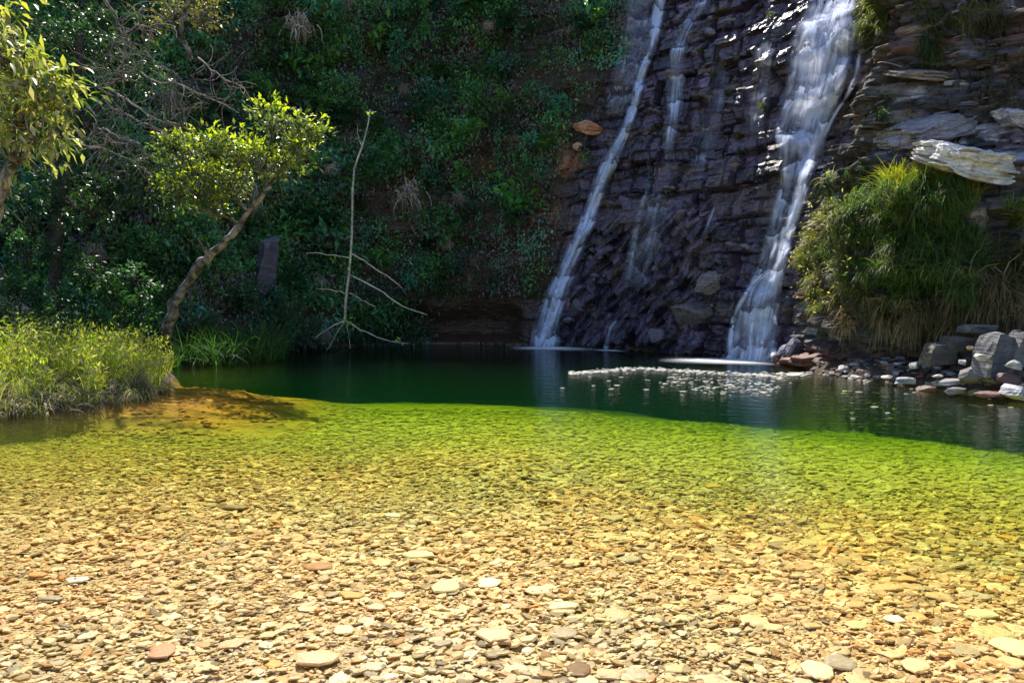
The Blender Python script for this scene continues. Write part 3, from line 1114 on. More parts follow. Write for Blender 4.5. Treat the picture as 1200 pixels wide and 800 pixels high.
mid = empty('waterfall', at(780, 200, 24), 'thin broken waterfall trickling down the middle of the wet face', 'waterfall')
l, r = band([(828, -20), (820, 8), (806, 30), (795, 60), (792, 90), (790, 130), (785, 165), (778, 205)], [14, 16, 18, 22, 26, 20, 16, 12])
ribbon('water_sheet', l, r, mid, dens=.95, nu=9, nv=100, lift=.1, edge=.4, fade_bot=.2, seed=31)
for k, (c_, w_) in enumerate([([(768, 210), (752, 240), (744, 275), (738, 310), (728, 350)], [9, 10, 12, 14, 10]),
                              ([(760, 180), (758, 225), (745, 262)], [6, 6, 6]),
                              ([(775, 215), (766, 262), (757, 300)], [6, 6, 8]),
                                                            ([(838, 240), (830, 262), (822, 280)], [5, 6, 5])]):
    l, r = band(c_, w_)
    ribbon('water_strand', l, r, mid, dens=.5, nu=6, nv=60, lift=.12, edge=.5, fade_top=.2, fade_bot=.3, seed=33 + k)
for k, (c_, w_) in enumerate([([(905, 30), (893, 80), (885, 130), (878, 180)], [26, 34, 30, 22]), ([(845, 70), (838, 120), (826, 170), (815, 215)], [22, 30, 34, 26]),
                              ([(775, 215), (765, 260), (752, 310), (745, 350)], [34, 44, 46, 30])]):
    l, r = band(c_, w_)
    ribbon('water_veil', l, r, mid, dens=.3, nu=8, nv=60, lift=.06, edge=.4, fade_top=.2, fade_bot=.3, seed=60 + k)
spout = empty('waterfall', onwater(711, 409), 'small spout of water low between the two main falls', 'waterfall')
l, r = band([(722, 376), (716, 384), (712, 396), (710, 409)], [7, 6, 7, 9])
ribbon('water_sheet', l, r, spout, dens=1.3, nu=6, nv=30, lift=.2, edge=.5, seed=44)

# ------------------------------------------------------------------ foam at the feet of the falls and adrift on the pool
m, nt, out = new_mat('soft_foam')
at_ = N(nt, 'Attribute', attribute_name='dens').outputs['Fac']
geo = nt.nodes.new('ShaderNodeNewGeometry')
no = N(nt, 'TexNoise', Scale=2.0, Detail=4.0)
mp = N(nt, 'Mapping')
mp.inputs['Scale'].default_value = (.6, 4, 1)
nt.links.new(geo.outputs['Position'], mp.inputs['Vector'])
nt.links.new(mp.outputs[0], no.inputs['Vector'])
f = math_node(nt, 'MULTIPLY', at_, ramp(nt, no.outputs[0], [(.3, (.5,) * 3), (.6, (1.2,) * 3)]), clamp=True)
ms = N(nt, 'MixShader')
nt.links.new(f, ms.inputs[0])
nt.links.new(N(nt, 'BsdfTransparent').outputs[0], ms.inputs[1])
nt.links.new(N(nt, 'BsdfDiffuse', Color=(.9, .93, .98, 1)).outputs[0], ms.inputs[2])
nt.links.new(ms.outputs[0], out.inputs['Surface'])
M_SOFT = m


def foam_pad(px0, px1, py, reach, parent, dens=1.0):
    nu, nv = 40, 10
    U, V = np.meshgrid(np.linspace(0, 1, nu), np.linspace(0, 1, nv))
    a, b = np.array(onwater(px0, py(0))), np.array(onwater(px1, py(1)))
    P = a + (b - a) * U[..., None]
    for i_ in range(nu):
        u = i_ / (nu - 1)
        base = np.array(onwater(px0 + (px1 - px0) * u, py(u)))
        away = base / np.linalg.norm(base)
        for j_ in range(nv):
            P[j_, i_] = base + away * reach * (.35 - V[j_, i_])
    P[..., 2] = .012 + .02 * np.sin(np.pi * V) * np.sin(np.pi * U)
    dn = dens * np.sin(np.pi * U) ** 1.3 * np.sin(np.pi * np.clip(V, 0, 1)) ** 1.6
    g = Geo()
    i = np.arange(nv - 1)[:, None] * nu + np.arange(nu - 1)[None]
    g.add(P.reshape(-1, 3), quads=np.stack([i, i + 1, i + nu + 1, i + nu], -1).reshape(-1, 4))
    me = g.mesh('foam', M_SOFT)
    at2 = me.attributes.new('dens', 'FLOAT', 'POINT')
    at2.data.foreach_set('value', dn.astype(np.float32).ravel())
    o = link('foam', me)
    place_local(o, parent)
    return o


foam_pad(770, 925, lambda u: 420 + 4 * u, 2.2, wide, .8)
foam_pad(595, 700, lambda u: 407 + 1.5 * u, 2.2, narrow, .8)
foam_pad(690, 735, lambda u: 410 + 1.5 * u, .9, spout, .6)

g = Geo()
def fleck(px, py, r):
    p = onwater(px, py, .006)
    n = random.randint(5, 7)
    a0 = random.uniform(0, 6)
    pts = []
    for k in range(n):
        a = a0 + k / n * 6.283
        rr = r * random.uniform(.6, 1.2)
        pts.append((p.x + math.cos(a) * rr * 2.8, p.y + math.sin(a) * rr, .006))
    top = [(p.x + (x - p.x) * .6, p.y + (y - p.y) * .6, .010) for x, y, _ in pts]
    g.add(pts + top, quads=[[k, (k + 1) % n, n + (k + 1) % n, n + k] for k in range(n)], tris=[[n, n + k, n + k + 1] for k in range(1, n - 1)])
for k in range(520):
    t = random.random()
    px = 668 + 250 * t
    py = np.interp(px, [668, 750, 800, 920], [437, 431, 434, 441]) + random.gauss(0, 1.1)
    fleck(px, py, random.uniform(.008, .024))
for k in range(200):
    px = random.triangular(740, 925, 880)
    py = np.interp(px, [740, 800, 860, 925], [447, 446, 450, 452]) + random.gauss(0, 6 if px > 800 else 4)
    fleck(px, min(py, 463), random.uniform(.007, .021))
for k in range(40):
    fleck(random.uniform(640, 930), random.uniform(434, 464), random.uniform(.015, .03))
for k in range(70):
    fleck(random.gauss(928, 10), random.gauss(438, 1), random.uniform(.015, .035))
for k in range(12):
    fleck(random.uniform(940, 1190), random.uniform(455, 495), random.uniform(.012, .025))
tag(g.build('floating_foam', M_FOAM, smooth=False), 'pale flecks of foam drifting in front of the falls', kind='stuff')

# ------------------------------------------------------------------ stones on the bed
PAL = np.array([1.06, .94, .83]) * np.array([(.62, .50, .34), (.76, .64, .45), (.50, .38, .24), (.84, .76, .62), (.58, .34, .16), (.70, .54, .33), (.36, .30, .23), (.86, .80, .68), (.64, .44, .24), (.26, .20, .15), (.72, .60, .42), (.80, .68, .48), (.55, .50, .40)])


def flake_template(rs):
    """An irregular flat flake: 6-sided top ring, waist ring, flat base left open."""
    n = 6
    ang = np.linspace(0, 2 * np.pi, n, endpoint=False) + rs.uniform(-.3, .3, n)
    r = rs.uniform(.6, 1.1, n)
    ring = np.stack([np.cos(ang) * r, np.sin(ang) * r, np.full(n, -.5)], 1)
    topr = np.stack([np.cos(ang) * r * .8, np.sin(ang) * r * .8, .42 + rs.uniform(-.12, .12, n)], 1)
    v = np.vstack([ring, topr, [[0, 0, .55]]])
    q = [[k, (k + 1) % n, n + (k + 1) % n, n + k] for k in range(n)]
    t = [[n + k, n + (k + 1) % n, 2 * n] for k in range(n)]
    return v, np.array(q), np.array(t)


def scatter_flakes(g, xs, ys, size, flat=.16, zoff=None, cols=None):
    n = len(xs)
    size = size * (.55 + .9 * fbm(xs * .9, ys * .6, 301, 3)) * (1 - .25 * sstep(0, -3, xs))
    T = [flake_template(np.random.RandomState(k)) for k in range(12)]
    which = RS.randint(0, 12, n)
    rz = RS.normal(0.15, .45, n)
    tx = RS.normal(0, .24, n) * (1 - .6 * sstep(6.5, 10, ys))
    ty = RS.normal(0, .2, n) * (1 - .6 * sstep(6.5, 10, ys))
    sx = size * RS.uniform(.9, 1.5, n)
    sy = size * RS.uniform(.5, .9, n)
    sz = size * flat * RS.uniform(.7, 1.8, n)
    z = bed_z(xs, ys) + RS.uniform(-.006, .022, n) + size * flat * .3
    if zoff is not None:
        z = z + zoff
    ci = RS.choice(len(PAL), n, p=np.array([10, 13, 8, 9, 5, 10, 4, 6, 6, 2.2, 10, 9, 7]) / 99.2)
    cc = PAL[ci] * RS.uniform(.55, 1.12, (n, 1)) if cols is None else cols
    pt = fbm(xs * .5 + 4, ys * .4, 305, 3)[:, None]
    if cols is None:
        cc = cc * (np.array([1.06, .92, .84]) * sstep(.62, .4, pt) + np.array([.84, .86, .80]) * (1 - sstep(.62, .4, pt)))
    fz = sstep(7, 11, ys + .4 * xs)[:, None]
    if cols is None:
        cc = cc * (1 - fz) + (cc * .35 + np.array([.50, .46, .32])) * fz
    sh = (sstep(-2.8, -5.0, xs) * sstep(9.8, 11.3, ys))[:, None]
    cc = cc * (1 - sh) + cc * np.array([1.0, .5, .2]) * sh
    for w in range(12):
        m_ = np.where(which == w)[0]
        if not len(m_):
            continue
        v, q, t = T[w]
        P = v[None] * np.stack([sx[m_], sy[m_], sz[m_]], 1)[:, None]
        # small tilts, then a turn about the vertical
        P[..., 2] += P[..., 0] * np.sin(ty[m_])[:, None] + P[..., 1] * np.sin(tx[m_])[:, None]
        cz, sn = np.cos(rz[m_])[:, None], np.sin(rz[m_])[:, None]
        x_, y_ = P[..., 0] * cz - P[..., 1] * sn, P[..., 0] * sn + P[..., 1] * cz
        P = np.stack([x_ + xs[m_][:, None], y_ + ys[m_][:, None], P[..., 2] + z[m_][:, None]], -1)
        b = (np.arange(len(m_)) * 13)[:, None, None]
        g.add(P.reshape(-1, 3), quads=(b + q[None]).reshape(-1, 4), tris=(b + t[None]).reshape(-1, 3), col=np.repeat(cc[m_], 13, 0))


g = Geo()
def field(n, y0, y1, smin, smax, pw=1.0):
    y = y0 + (y1 - y0) * RS.rand(n) ** pw
    x = (RS.rand(n) * 2 - 1) * (y * .80 + .6)
    sz = smin + (smax - smin) * RS.rand(n) ** 2.2
    return x, y, sz
for (n, y0, y1, a, b) in [(24000, 2.5, 4.6, .010, .052), (20000, 4.6, 7.2, .018, .07), (14000, 7.2, 10.5, .035, .085), (9000, 10.5, 14.5, .05, .12)]:
    x, y, sz = field(n, y0, y1, a, b)
    keep = (shore_dist(x, y) > .05) & ~((x < -3.6) & (y > 10.4) & (RS.rand(n) < .85))
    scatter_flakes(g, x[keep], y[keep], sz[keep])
peb = g.build('pebbles', M_PEB, pool_bed, smooth=False)
peb['kind'] = 'stuff'

# the 260 larger flat stones of the bed, each a piece of its own
stone_meshes = []
for k in range(9):
    v, q, t = flake_template(np.random.RandomState(40 + k))
    rs = np.random.RandomState(k)
    n = 9
    ang = np.linspace(0, 2 * np.pi, n, endpoint=False) + rs.uniform(-.22, .22, n)
    r = rs.uniform(.72, 1.08, n)
    rings = []
    for (f, z) in ((.93, -.5), (1.0, -.1), (.93, .25), (.72, .5)):
        rings.append(np.stack([np.cos(ang) * r * f, np.sin(ang) * r * f, np.full(n, z) + (rs.uniform(-.1, .1, n) if z > .2 else 0)], 1))
    v = np.vstack(rings + [[[0, 0, .55]]])
    q = [[a * n + b, a * n + (b + 1) % n, (a + 1) * n + (b + 1) % n, (a + 1) * n + b] for a in range(3) for b in range(n)]
    t = [[3 * n + b, 3 * n + (b + 1) % n, 4 * n] for b in range(n)]
    gg = Geo()
    gg.add(v, quads=q, tris=t)
    stone_meshes.append(gg.mesh('stone', M_STONE, False))


def put_stone(o, px, py, wpx, asp=.6, flat=.13, lift=.01, rz=0.0, tilt=.06):
    """A flat stone lying on the bed where the photograph shows it."""
    p = onwater(px, py)
    for _ in range(6):
        z = float(bed_z(np.array([p.x]), np.array([p.y]))[0])
        p = onwater(px, py, z)
    half = wpx / 2 / FPX * p.y
    o.location = (p.x, p.y, z + lift + half * flat * .5)
    o.scale = (half, half * asp, max(half * flat * .75, .006))
    o.rotation_euler = (random.uniform(-tilt, tilt), random.uniform(-tilt, tilt), rz)
    return o


placed = []
k = 0
while k < 270:
    py = random.uniform(600, 830)
    px = random.uniform(0, 1200)
    w = random.uniform(18, 40) * (.5 + .55 * (py - 520) / 260) * (1.15 if px > 650 else .85)
    if any(abs(px - a) < (w + c_) * .55 and abs(py - b) < (w + c_) * .2 for a, b, c_ in placed):
        if random.random() < .93:
            continue
    placed.append((px, py, w))
    o = link('stone', random.choice(stone_meshes), pool_bed)
    put_stone(o, px, py, w, asp=random.uniform(.55, .95), flat=random.uniform(.12, .26), rz=random.uniform(-.5, .7))
    k += 1

# single stones one can point at
def toned(idx, tone):
    me = stone_meshes[idx].copy()
    me.name = 'stone'
    mt = bpy.data.materials.get('tone_%d' % idx)
    a = me.color_attributes['col']
    arr = np.ones((len(me.vertices), 4), np.float32)
    arr[:, :3] = tone
    a.data.foreach_set('color', arr.ravel())
    me.materials.clear()
    me.materials.append(M_PEB)
    return me


MARKED = [
    (372, 669, 42, .5, (.38, .17, .07), 'rusty brown flat stone with a dark underside left of the pool centre'),
    (190, 768, 36, .8, (.48, .22, .12), 'brick red pointed stone near the bottom left of the pool'),
    (372, 777, 66, .45, (.58, .40, .24), 'long tan slab low in the left half of the shallows'),
    (270, 760, 34, .6, (.60, .34, .20), 'salmon coloured flat stone among cream pebbles'),
    (413, 702, 34, .5, (.62, .32, .10), 'orange stone under a row of cream flakes'),
    (322, 783, 24, .6, (.72, .32, .07), 'vivid orange pebble beside the long tan slab'),
    (573, 687, 34, .6, (.80, .74, .60), 'bright white oval stone in the middle of the shallows'),
    (522, 692, 42, .7, (.64, .52, .34), 'cream rounded slab left of the bright white oval stone'),
    (630, 696, 32, .6, (.70, .60, .42), 'cream stone right of the bright white oval stone'),
    (490, 655, 44, .45, (.74, .62, .38), 'long sandy slab with a shaded front edge'),
    (662, 746, 34, .7, (.36, .28, .20), 'grey brown stone in shadow near the bottom centre'),
    (678, 789, 36, .7, (.16, .08, .035), 'dark brown stone at the bottom edge of the pool'),
    (660, 715, 44, .4, (.80, .68, .42), 'two toned sandy slab right of the centre'),
    (580, 750, 50, .6, (.66, .48, .30), 'broad tan stone below the bright white oval one'),
    (985, 782, 50, .6, (.34, .28, .22), 'dark grey brown oval stone at the bottom right'),
    (958, 790, 44, .7, (.82, .66, .42), 'cream rounded stone touching the dark oval one'),
    (1072, 785, 40, .6, (.82, .58, .32), 'peach coloured oval stone at the bottom right'),
    (1165, 748, 50, .6, (.50, .42, .20), 'olive brown flat stone near the right edge'),
    (1188, 765, 50, .8, (.80, .70, .44), 'large cream stone at the right edge of the shallows'),
    (1040, 693, 42, .45, (.62, .40, .20), 'brown oval stone in the greener right shallows'),
    (1000, 712, 34, .5, (.58, .36, .18), 'brown arched stone left of the brown oval'),
    (1062, 682, 28, .5, (.68, .38, .16), 'orange tan stone above the brown oval'),
    (1182, 633, 26, .5, (.78, .40, .08), 'bright orange stone under green water at right'),
    (1112, 647, 24, .5, (.68, .44, .12), 'amber stone left of the bright orange one'),
    (730, 565, 30, .4, (.42, .24, .12), 'brown flat stone alone in the deeper green water'),
    (835, 572, 26, .5, (.62, .40, .14), 'ochre stone under the streak of reflected waterfall'),
    (1150, 724, 40, .5, (.72, .66, .36), 'yellow green oval stone near the right edge'),
    (1048, 730, 26, .7, (.86, .82, .72), 'white square stone in the right shallows'),
    (460, 607, 24, .4, (.80, .78, .66), 'pale thin stone shining in the centre of the pool'),
    (275, 598, 40, .3, (.24, .15, .07), 'thin dark stone left of the centre'),
    (60, 706, 36, .3, (.30, .26, .22), 'thin dark grey stone at the far left'),
    (90, 684, 30, .4, (.88, .84, .78), 'white sliver of stone at the far left'),
    (240, 760, 20, .6, (.50, .26, .14), 'small red brown pebble near the red pointed stone'),
    (45, 677, 26, .4, (.55, .26, .10), 'rust coloured sliver at the far left'),
]
for i_, (px, py, w, asp, tone, lab) in enumerate(MARKED):
    o = link('stone', toned(i_ % 9, tone))
    tag(o, lab, 'stone', 'flat stones on the pool bed')
    put_stone(o, px, py, w, asp=asp * 1.35, flat=.22, lift=.018, rz=random.uniform(-.15, .15))

# ------------------------------------------------------------------ rocks along the right shore
def block_mesh(seed, size, tone):
    """A squared broken block: a skewed box with chipped, uneven faces."""
    rs = np.random.RandomState(seed)
    g = Geo()
    n = 5
    t = np.linspace(-1, 1, n + 1)
    for ax in range(3):
        for sg in (-1, 1):
            A, B = np.meshgrid(t, t)
            P = np.zeros((n + 1, n + 1, 3))
            P[..., ax] = sg
            P[..., (ax + 1) % 3] = A
            P[..., (ax + 2) % 3] = B
            V = P.reshape(-1, 3)
            r = np.maximum(np.abs(V).max(1), 1e-6)
            V = V * (1 - .10 * np.clip((np.abs(V) ** 4).sum(1) - 1, 0, 2) / 2)[:, None]
            V = V + .16 * np.stack([vnoise(V[:, 0] * 1.3 + V[:, 2] + 5 + k, V[:, 1] * 1.3 - V[:, 2] + 5, seed + k) - .5 for k in range(3)], 1) * 2
            V[:, 0] += .18 * V[:, 2] * rs.choice([1]) + 0
            V = V * np.array(size)
            i = np.arange(n)[:, None] * (n + 1) + np.arange(n)[None]
            q = np.stack([i, i + 1, i + n + 2, i + n + 1], -1).reshape(-1, 4)
            if sg < 0:
                q = q[:, ::-1]
            g.add(V, quads=q, col=tone)
    me = g.mesh('boulder', M_LOOSE, False)
    return me


def boulder(px, py, dist, size, tone, label, seed, rot=(0, 0, 0), planes=12, z0=None):
    tone = tuple(.72 * c_ for c_ in tone)
    me = rock_mesh(seed, M_LOOSE, size=size, sub=2, planes=planes, col=tone)
    if seed in (201, 202, 218, 216, 213, 217):
        me = block_mesh(seed, size, tone)
    me.name = 'boulder'
    o = tag(link('boulder', me), label, 'rock', 'loose rocks on the right shore')
    o.location = at(px, py, dist)
    o.rotation_euler = rot
    return o


boulder(1166, 418, 12.0, (.24, .2, .42), (.13, .125, .15), 'upright squared grey rock with a pale worn left edge', 201, (0, .12, .2))
boulder(1197, 408, 11.9, (.2, .2, .3), (.15, .145, .16), 'dark rock cut by the right edge beside the upright grey one', 202, (.1, .2, 0))
boulder(1150, 418, 11.8, (.11, .1, .07), (.55, .53, .52), 'round white stone leaning on the upright grey rock', 203)
boulder(1152, 407, 12.1, (.06, .06, .05), (.55, .53, .5), 'small white stone above the round white one', 204)
boulder(1128, 424, 12.2, (.08, .08, .06), (.45, .44, .42), 'small pale stone perched on dark rock', 205)
boulder(1187, 428, 11.5, (.16, .14, .1), (.5, .48, .48), 'angular white rock at the foot of the dark edge rock', 206, (.2, .2, 1))
boulder(1110, 448, 12.2, (.32, .16, .055), (.3, .29, .28), 'long pale slab lying at the waterline', 207, (0, -.12, .1))
boulder(1118, 458, 11.8, (.24, .16, .07), (.17, .16, .15), 'flat grey slab dipping into the water', 208, (0, .05, .1))
boulder(1100, 440, 12.5, (.12, .08, .035), (.5, .48, .46), 'thin white stone above the long pale slab', 209, (0, -.1, 0))
boulder(1062, 446, 13.2, (.24, .14, .07), (.4, .4, .46), 'bluish white slab resting at the waterline', 210)
boulder(1040, 442, 13.6, (.12, .1, .05), (.7, .68, .68), 'small bluish white stone left of the bluish slab', 211)
boulder(1072, 428, 13.2, (.1, .09, .07), (.5, .49, .5), 'grey cobble above the bluish slab', 212)
boulder(1192, 460, 11.2, (.2, .15, .1), (.5, .48, .58), 'violet grey wet rock at the lower right shore', 213, (.1, .3, .4))
boulder(1160, 462, 11.4, (.24, .16, .08), (.17, .06, .05), 'red stained rock at the waterline below the upright grey one', 214)
boulder(1085, 456, 12.6, (.2, .14, .07), (.15, .055, .045), 'red stained flat rock at the waterline', 215)
boulder(1120, 402, 12.9, (.26, .2, .14), (.10, .085, .085), 'dark brown rock in shade beneath the dry grass', 216)
boulder(1145, 385, 12.8, (.26, .2, .08), (.14, .13, .15), 'flat bluish grey rock tucked under hanging grass', 217)
boulder(1100, 415, 12.9, (.24, .2, .2), (.08, .07, .065), 'dark blocky rock left of the pale perched stone', 218)
boulder(1137, 408, 12.3, (.08, .07, .05), (.55, .36, .16), 'orange brown stone wedged among the dark rocks', 219)
boulder(1135, 440, 12.0, (.2, .18, .16), (.12, .11, .11), 'black wet rock beside the upright grey one', 220)
boulder(1180, 445, 11.6, (.22, .18, .12), (.14, .06, .05), 'reddish dark rock under the angular white one', 221)
boulder(990, 432, 14.9, (.16, .12, .08), (.42, .38, .4), 'grey stone on the shore right of the wide waterfall', 222)
boulder(1012, 436, 14.4, (.14, .12, .07), (.5, .3, .27), 'pinkish stone on the red shore', 223)
boulder(930, 405, 17.2, (.22, .2, .28), (.24, .23, .33), 'violet dark rock beside the foot of the wide waterfall', 224, (0, .3, 0))
boulder(918, 412, 17.6, (.16, .16, .2), (.2, .19, .28), 'small violet rock touching the foot of the wide waterfall', 225)
small_me = [rock_mesh(300 + k, M_LOOSE, size=(1, .8, .55), sub=1, planes=7, col=c_) for k, c_ in enumerate([(.20, .185, .19), (.09, .08, .075), (.15, .05, .035), (.36, .35, .35), (.08, .07, .07), (.13, .05, .04), (.09, .08, .09), (.2, .15, .13)])]
for me in small_me:
    me.name = 'shore_stone'
for k in range(420):
    t = random.random()
    px = 925 + 275 * t ** .8
    py = float(np.interp(px, [925, 950, 1000, 1080, 1200], [428, 435, 445, 452, 466])) - abs(random.gauss(0, 7 + 7 * t)) + 1
    p = onwater(px, py + 0)
    if float(shore_dist(np.array([p.x]), np.array([p.y]))[0]) < -1.2:
        continue
    o = link('shore_stone', random.choice(small_me))
    s_ = random.uniform(.035, .12)
    z = max(float(bed_z(np.array([p.x]), np.array([p.y]))[0]), -.03)
    o.location = (p.x, p.y, z + s_ * .15)
    o.scale = (s_ * random.uniform(.9, 1.5), s_, s_ * random.uniform(.6, 1))
    o.rotation_euler = (random.uniform(-.3, .3), random.uniform(-.3, .3), random.uniform(0, 3))
    where = 'beside the foot of the wide waterfall' if px < 985 else 'under the big grass bush' if px < 1085 else 'among the larger rocks at the lower right shore'
    tag(o, 'small stone on the waterline ' + where, 'stone', 'small stones ' + where)

# dark rock knob under the leaning tree
knob = rock_mesh(62, M_LOOSE, size=(.42, .4, 1.0), sub=3, planes=16, layers=.2, col=(.11, .10, .14))
ko = tag(link('boulder', knob), 'tall dark purplish boulder behind the leaning tree trunk', 'boulder')
_l, _n = hit(318, 320)
ko.location = _l + Vector((0, -.45, 0))
ko.scale = (_l.y / 18.2,) * 3
ko.rotation_euler = (.1, .3, .3)

# ------------------------------------------------------------------ vegetation
def rnd_dirs(n, up=0.0, bias=(0, 0, 0)):
    d = RS.normal(size=(n, 3))
    d[:, 2] += up
    return unit(d + np.array(bias))


def colmix(n, cols, p=None, var=.25):
    cols = np.array(cols)
    ci = RS.choice(len(cols), n, p=None if p is None else np.array(p) / np.sum(p))
    return cols[ci] * RS.uniform(1 - var, 1 + var, (n, 1))


G_DARK = [(.08, .21, .07), (.10, .26, .11), (.15, .30, .08), (.06, .16, .09)]
G_TEAL = [(.06, .24, .17), (.08, .27, .21), (.10, .28, .16)]
G_LIME = [(.12, .22, .02), (.16, .26, .02), (.22, .28, .03)]
DRY = [(.40, .30, .25), (.48, .40, .38), (.26, .19, .14), (.42, .36, .40)]


def shrub_mesh(name, n, radius, leaf, cols, seed, mat, kind='broad'):
    global RS
    keep = RS
    RS = np.random.RandomState(seed)
    g = Geo()
    if kind == 'broad':
        # clusters of leaves at the ends of thin stems
        nc = max(6, n // 14)
        tips = rnd_dirs(nc, .25) * radius * RS.uniform(.35, 1, (nc, 1)) * np.array([1, .7, .85])
        for tp_ in tips[:16]:
            tube(g, [(0, 0, 0), tp_ * .5 + RS.normal(0, .04, 3), tp_], [.014, .010, .005], 4, col=(.16, .12, .08), slot=1)
        cen = tips[RS.randint(0, nc, n)]
        pos = cen + RS.normal(0, leaf * .5, (n, 3))
        ax = unit(unit(cen) * .7 + RS.normal(0, .6, (n, 3)) + np.array([0, 0, -.15]))
        up = unit(np.array([0, 0, 1.0]) + RS.normal(0, .35, (n, 3)))
        leaves(g, pos, ax, up, leaf * RS.uniform(.6, 1.3, n), leaf * RS.uniform(.38, .6, n), colmix(n, cols), slot=0)
    elif kind == 'fern':
        for k in range(n):
            d = rnd_dirs(1, .9)[0]
            L = radius * RS.uniform(.7, 1.2)
            p = np.zeros(3)
            pts = []
            m_ = 12
            dd = d.copy()
            for s_ in range(m_):
                pts.append(p.copy())
                p = p + dd * L / m_
                dd = unit(dd + np.array([0, 0, -.14]))
            pts = np.array(pts)
            tube(g, pts, np.linspace(.008, .002, m_), 3, col=cols[0], slot=1)
            side = unit(np.cross(d, [0, 0, 1.0]) + 1e-6)
            for sgn in (-1, 1):
                pp = pts[2:]
                tg = unit(np.gradient(pts, axis=0))[2:]
                ax = unit(tg * .5 + side * sgn)
                ll = leaf * np.sin(np.linspace(.5, 3.0, len(pp))) * 1.4 + .02
                leaves(g, pp, ax, np.tile([0, 0, 1.0], (len(pp), 1)), ll, ll * .3, colmix(len(pp), cols), slot=0)
    elif kind == 'dry':
        d = rnd_dirs(n, .5)
        blades(g, RS.normal(0, radius * .22, (n, 3)), d, radius * RS.uniform(.4, 1.0, n), leaf * .45, RS.uniform(3.0, 6.5, n), colmix(n, cols), slot=0)
    elif kind == 'grass':
        d = rnd_dirs(n, 1.3)
        blades(g, RS.normal(0, radius * .15, (n, 3)) * np.array([1, 1, .2]), d, radius * RS.uniform(.6, 1.25, n), leaf * .25, RS.uniform(.6, 1.8, n), colmix(n, cols), slot=0)
    RS = keep
    me = g.mesh(name, [mat, M_DARKSTEM])
    return me


KINDS = {
    'broadleaf_shrub': ('low dark green broadleaf shrub clinging to the shaded overgrown cliff', 'shrub', 'broadleaf shrubs over the shaded cliff',
                        [shrub_mesh('broadleaf_shrub', 330, .62, .13, G_DARK, 501, M_GLOSSY), shrub_mesh('broadleaf_shrub', 420, .7, .09, G_DARK, 502, M_GLOSSY)]),
    'bluish_shrub': ('bluish green small leaved shrub hanging on the shaded cliff', 'shrub', 'bluish shrubs over the shaded cliff',
                     [shrub_mesh('bluish_shrub', 300, .55, .12, G_TEAL, 505, M_GLOSSY), shrub_mesh('bluish_shrub', 200, .45, .16, G_TEAL, 506, M_GLOSSY)]),
    'large_leaved_shrub': ('large leaved green shrub on the shaded cliff', 'shrub', 'large leaved shrubs over the shaded cliff',
                           [shrub_mesh('large_leaved_shrub', 120, .6, .27, [(.07, .2, .06), (.09, .25, .09), (.06, .17, .09)], 521, M_LEAF), shrub_mesh('large_leaved_shrub', 80, .5, .32, [(.08, .22, .05), (.13, .28, .06)], 522, M_LEAF)]),
    'fern': ('green fern with arching fronds rooted in the shaded cliff', 'fern', 'ferns on the shaded cliff',
             [shrub_mesh('fern', 20, .6, .13, [(.04, .13, .04), (.05, .15, .05)], 509, M_LEAF, 'fern'), shrub_mesh('fern', 14, .7, .15, [(.03, .11, .06)], 510, M_LEAF, 'fern')]),
    'withered_tuft': ('withered purplish brown tuft drooping from the shaded cliff', 'dry plant', 'withered tufts on the shaded cliff',
                      [shrub_mesh('withered_tuft', 260, .55, .05, DRY, 513, M_DRY, 'dry'), shrub_mesh('withered_tuft', 200, .7, .06, DRY + [(.13, .12, .06)], 514, M_DRY, 'dry')]),
}


def zone_phrase(px, py):
    if px < 110:
        return 'behind the overhanging left foliage' if py < 200 else 'in the dark above the sunlit left grass'
    if px < 210:
        return 'behind the bare tangled branches' if py < 200 else 'left of the leaning trunk'
    if px < 400:
        return 'above the leaning tree crown' if py < 130 else 'around the leaning tree crown' if py < 250 else 'right of the leaning trunk'
    if px < 500:
        return 'high above the bare hanging branch' if py < 140 else 'beside the bare hanging branch' if py < 280 else 'low behind the bare hanging branch'
    if py < 110:
        return 'high up left of the narrow waterfall'
    return 'near the orange rock face' if py < 230 else 'low down left of the narrow waterfall'


def put_plant(kind, px, py, scale, out=.45, label=None, cat=None, group=None, dist=None, mesh=None):
    lab, ca, gr, meshes = KINDS[kind]
    if dist is None:
        l, n = hit(px, py)
        hd = Vector((n.x, n.y, 0))
        hd = hd.normalized() if hd.length > .05 else Vector((0, -1, 0))
        toward = (EYE - l)
        toward.z = 0
        toward.normalize()
        if not label:
            lab = {'broadleaf_shrub': 'dark green broadleaf shrub', 'bluish_shrub': 'bluish green shrub', 'fern': 'arching green fern', 'large_leaved_shrub': 'large leaved green shrub', 'withered_tuft': 'withered brown tuft'}.get(kind, 'plant') \
                + ' on the shaded cliff ' + zone_phrase(px, py)
            gr = gr + ' ' + zone_phrase(px, py)
        loc = l + (hd * .3 + toward * .7) * out
    else:
        loc = at(px, py, dist)
    o = link(kind, mesh if mesh is not None else random.choice(meshes))
    o.location = loc
    o.rotation_euler = (random.uniform(-.25, .25), random.uniform(-.25, .25), random.uniform(0, 6.28))
    s_ = scale * random.uniform(.85, 1.15)
    o.scale = (s_, s_, s_ * random.uniform(.85, 1.1))
    tag(o, label or lab, cat or ca, group if label else gr)
    return o


def veg_edge(py):
    return float(np.interp(py, [0, 60, 110, 160, 230, 300, 360, 400], [735, 735, 680, 660, 650, 640, 620, 600]))


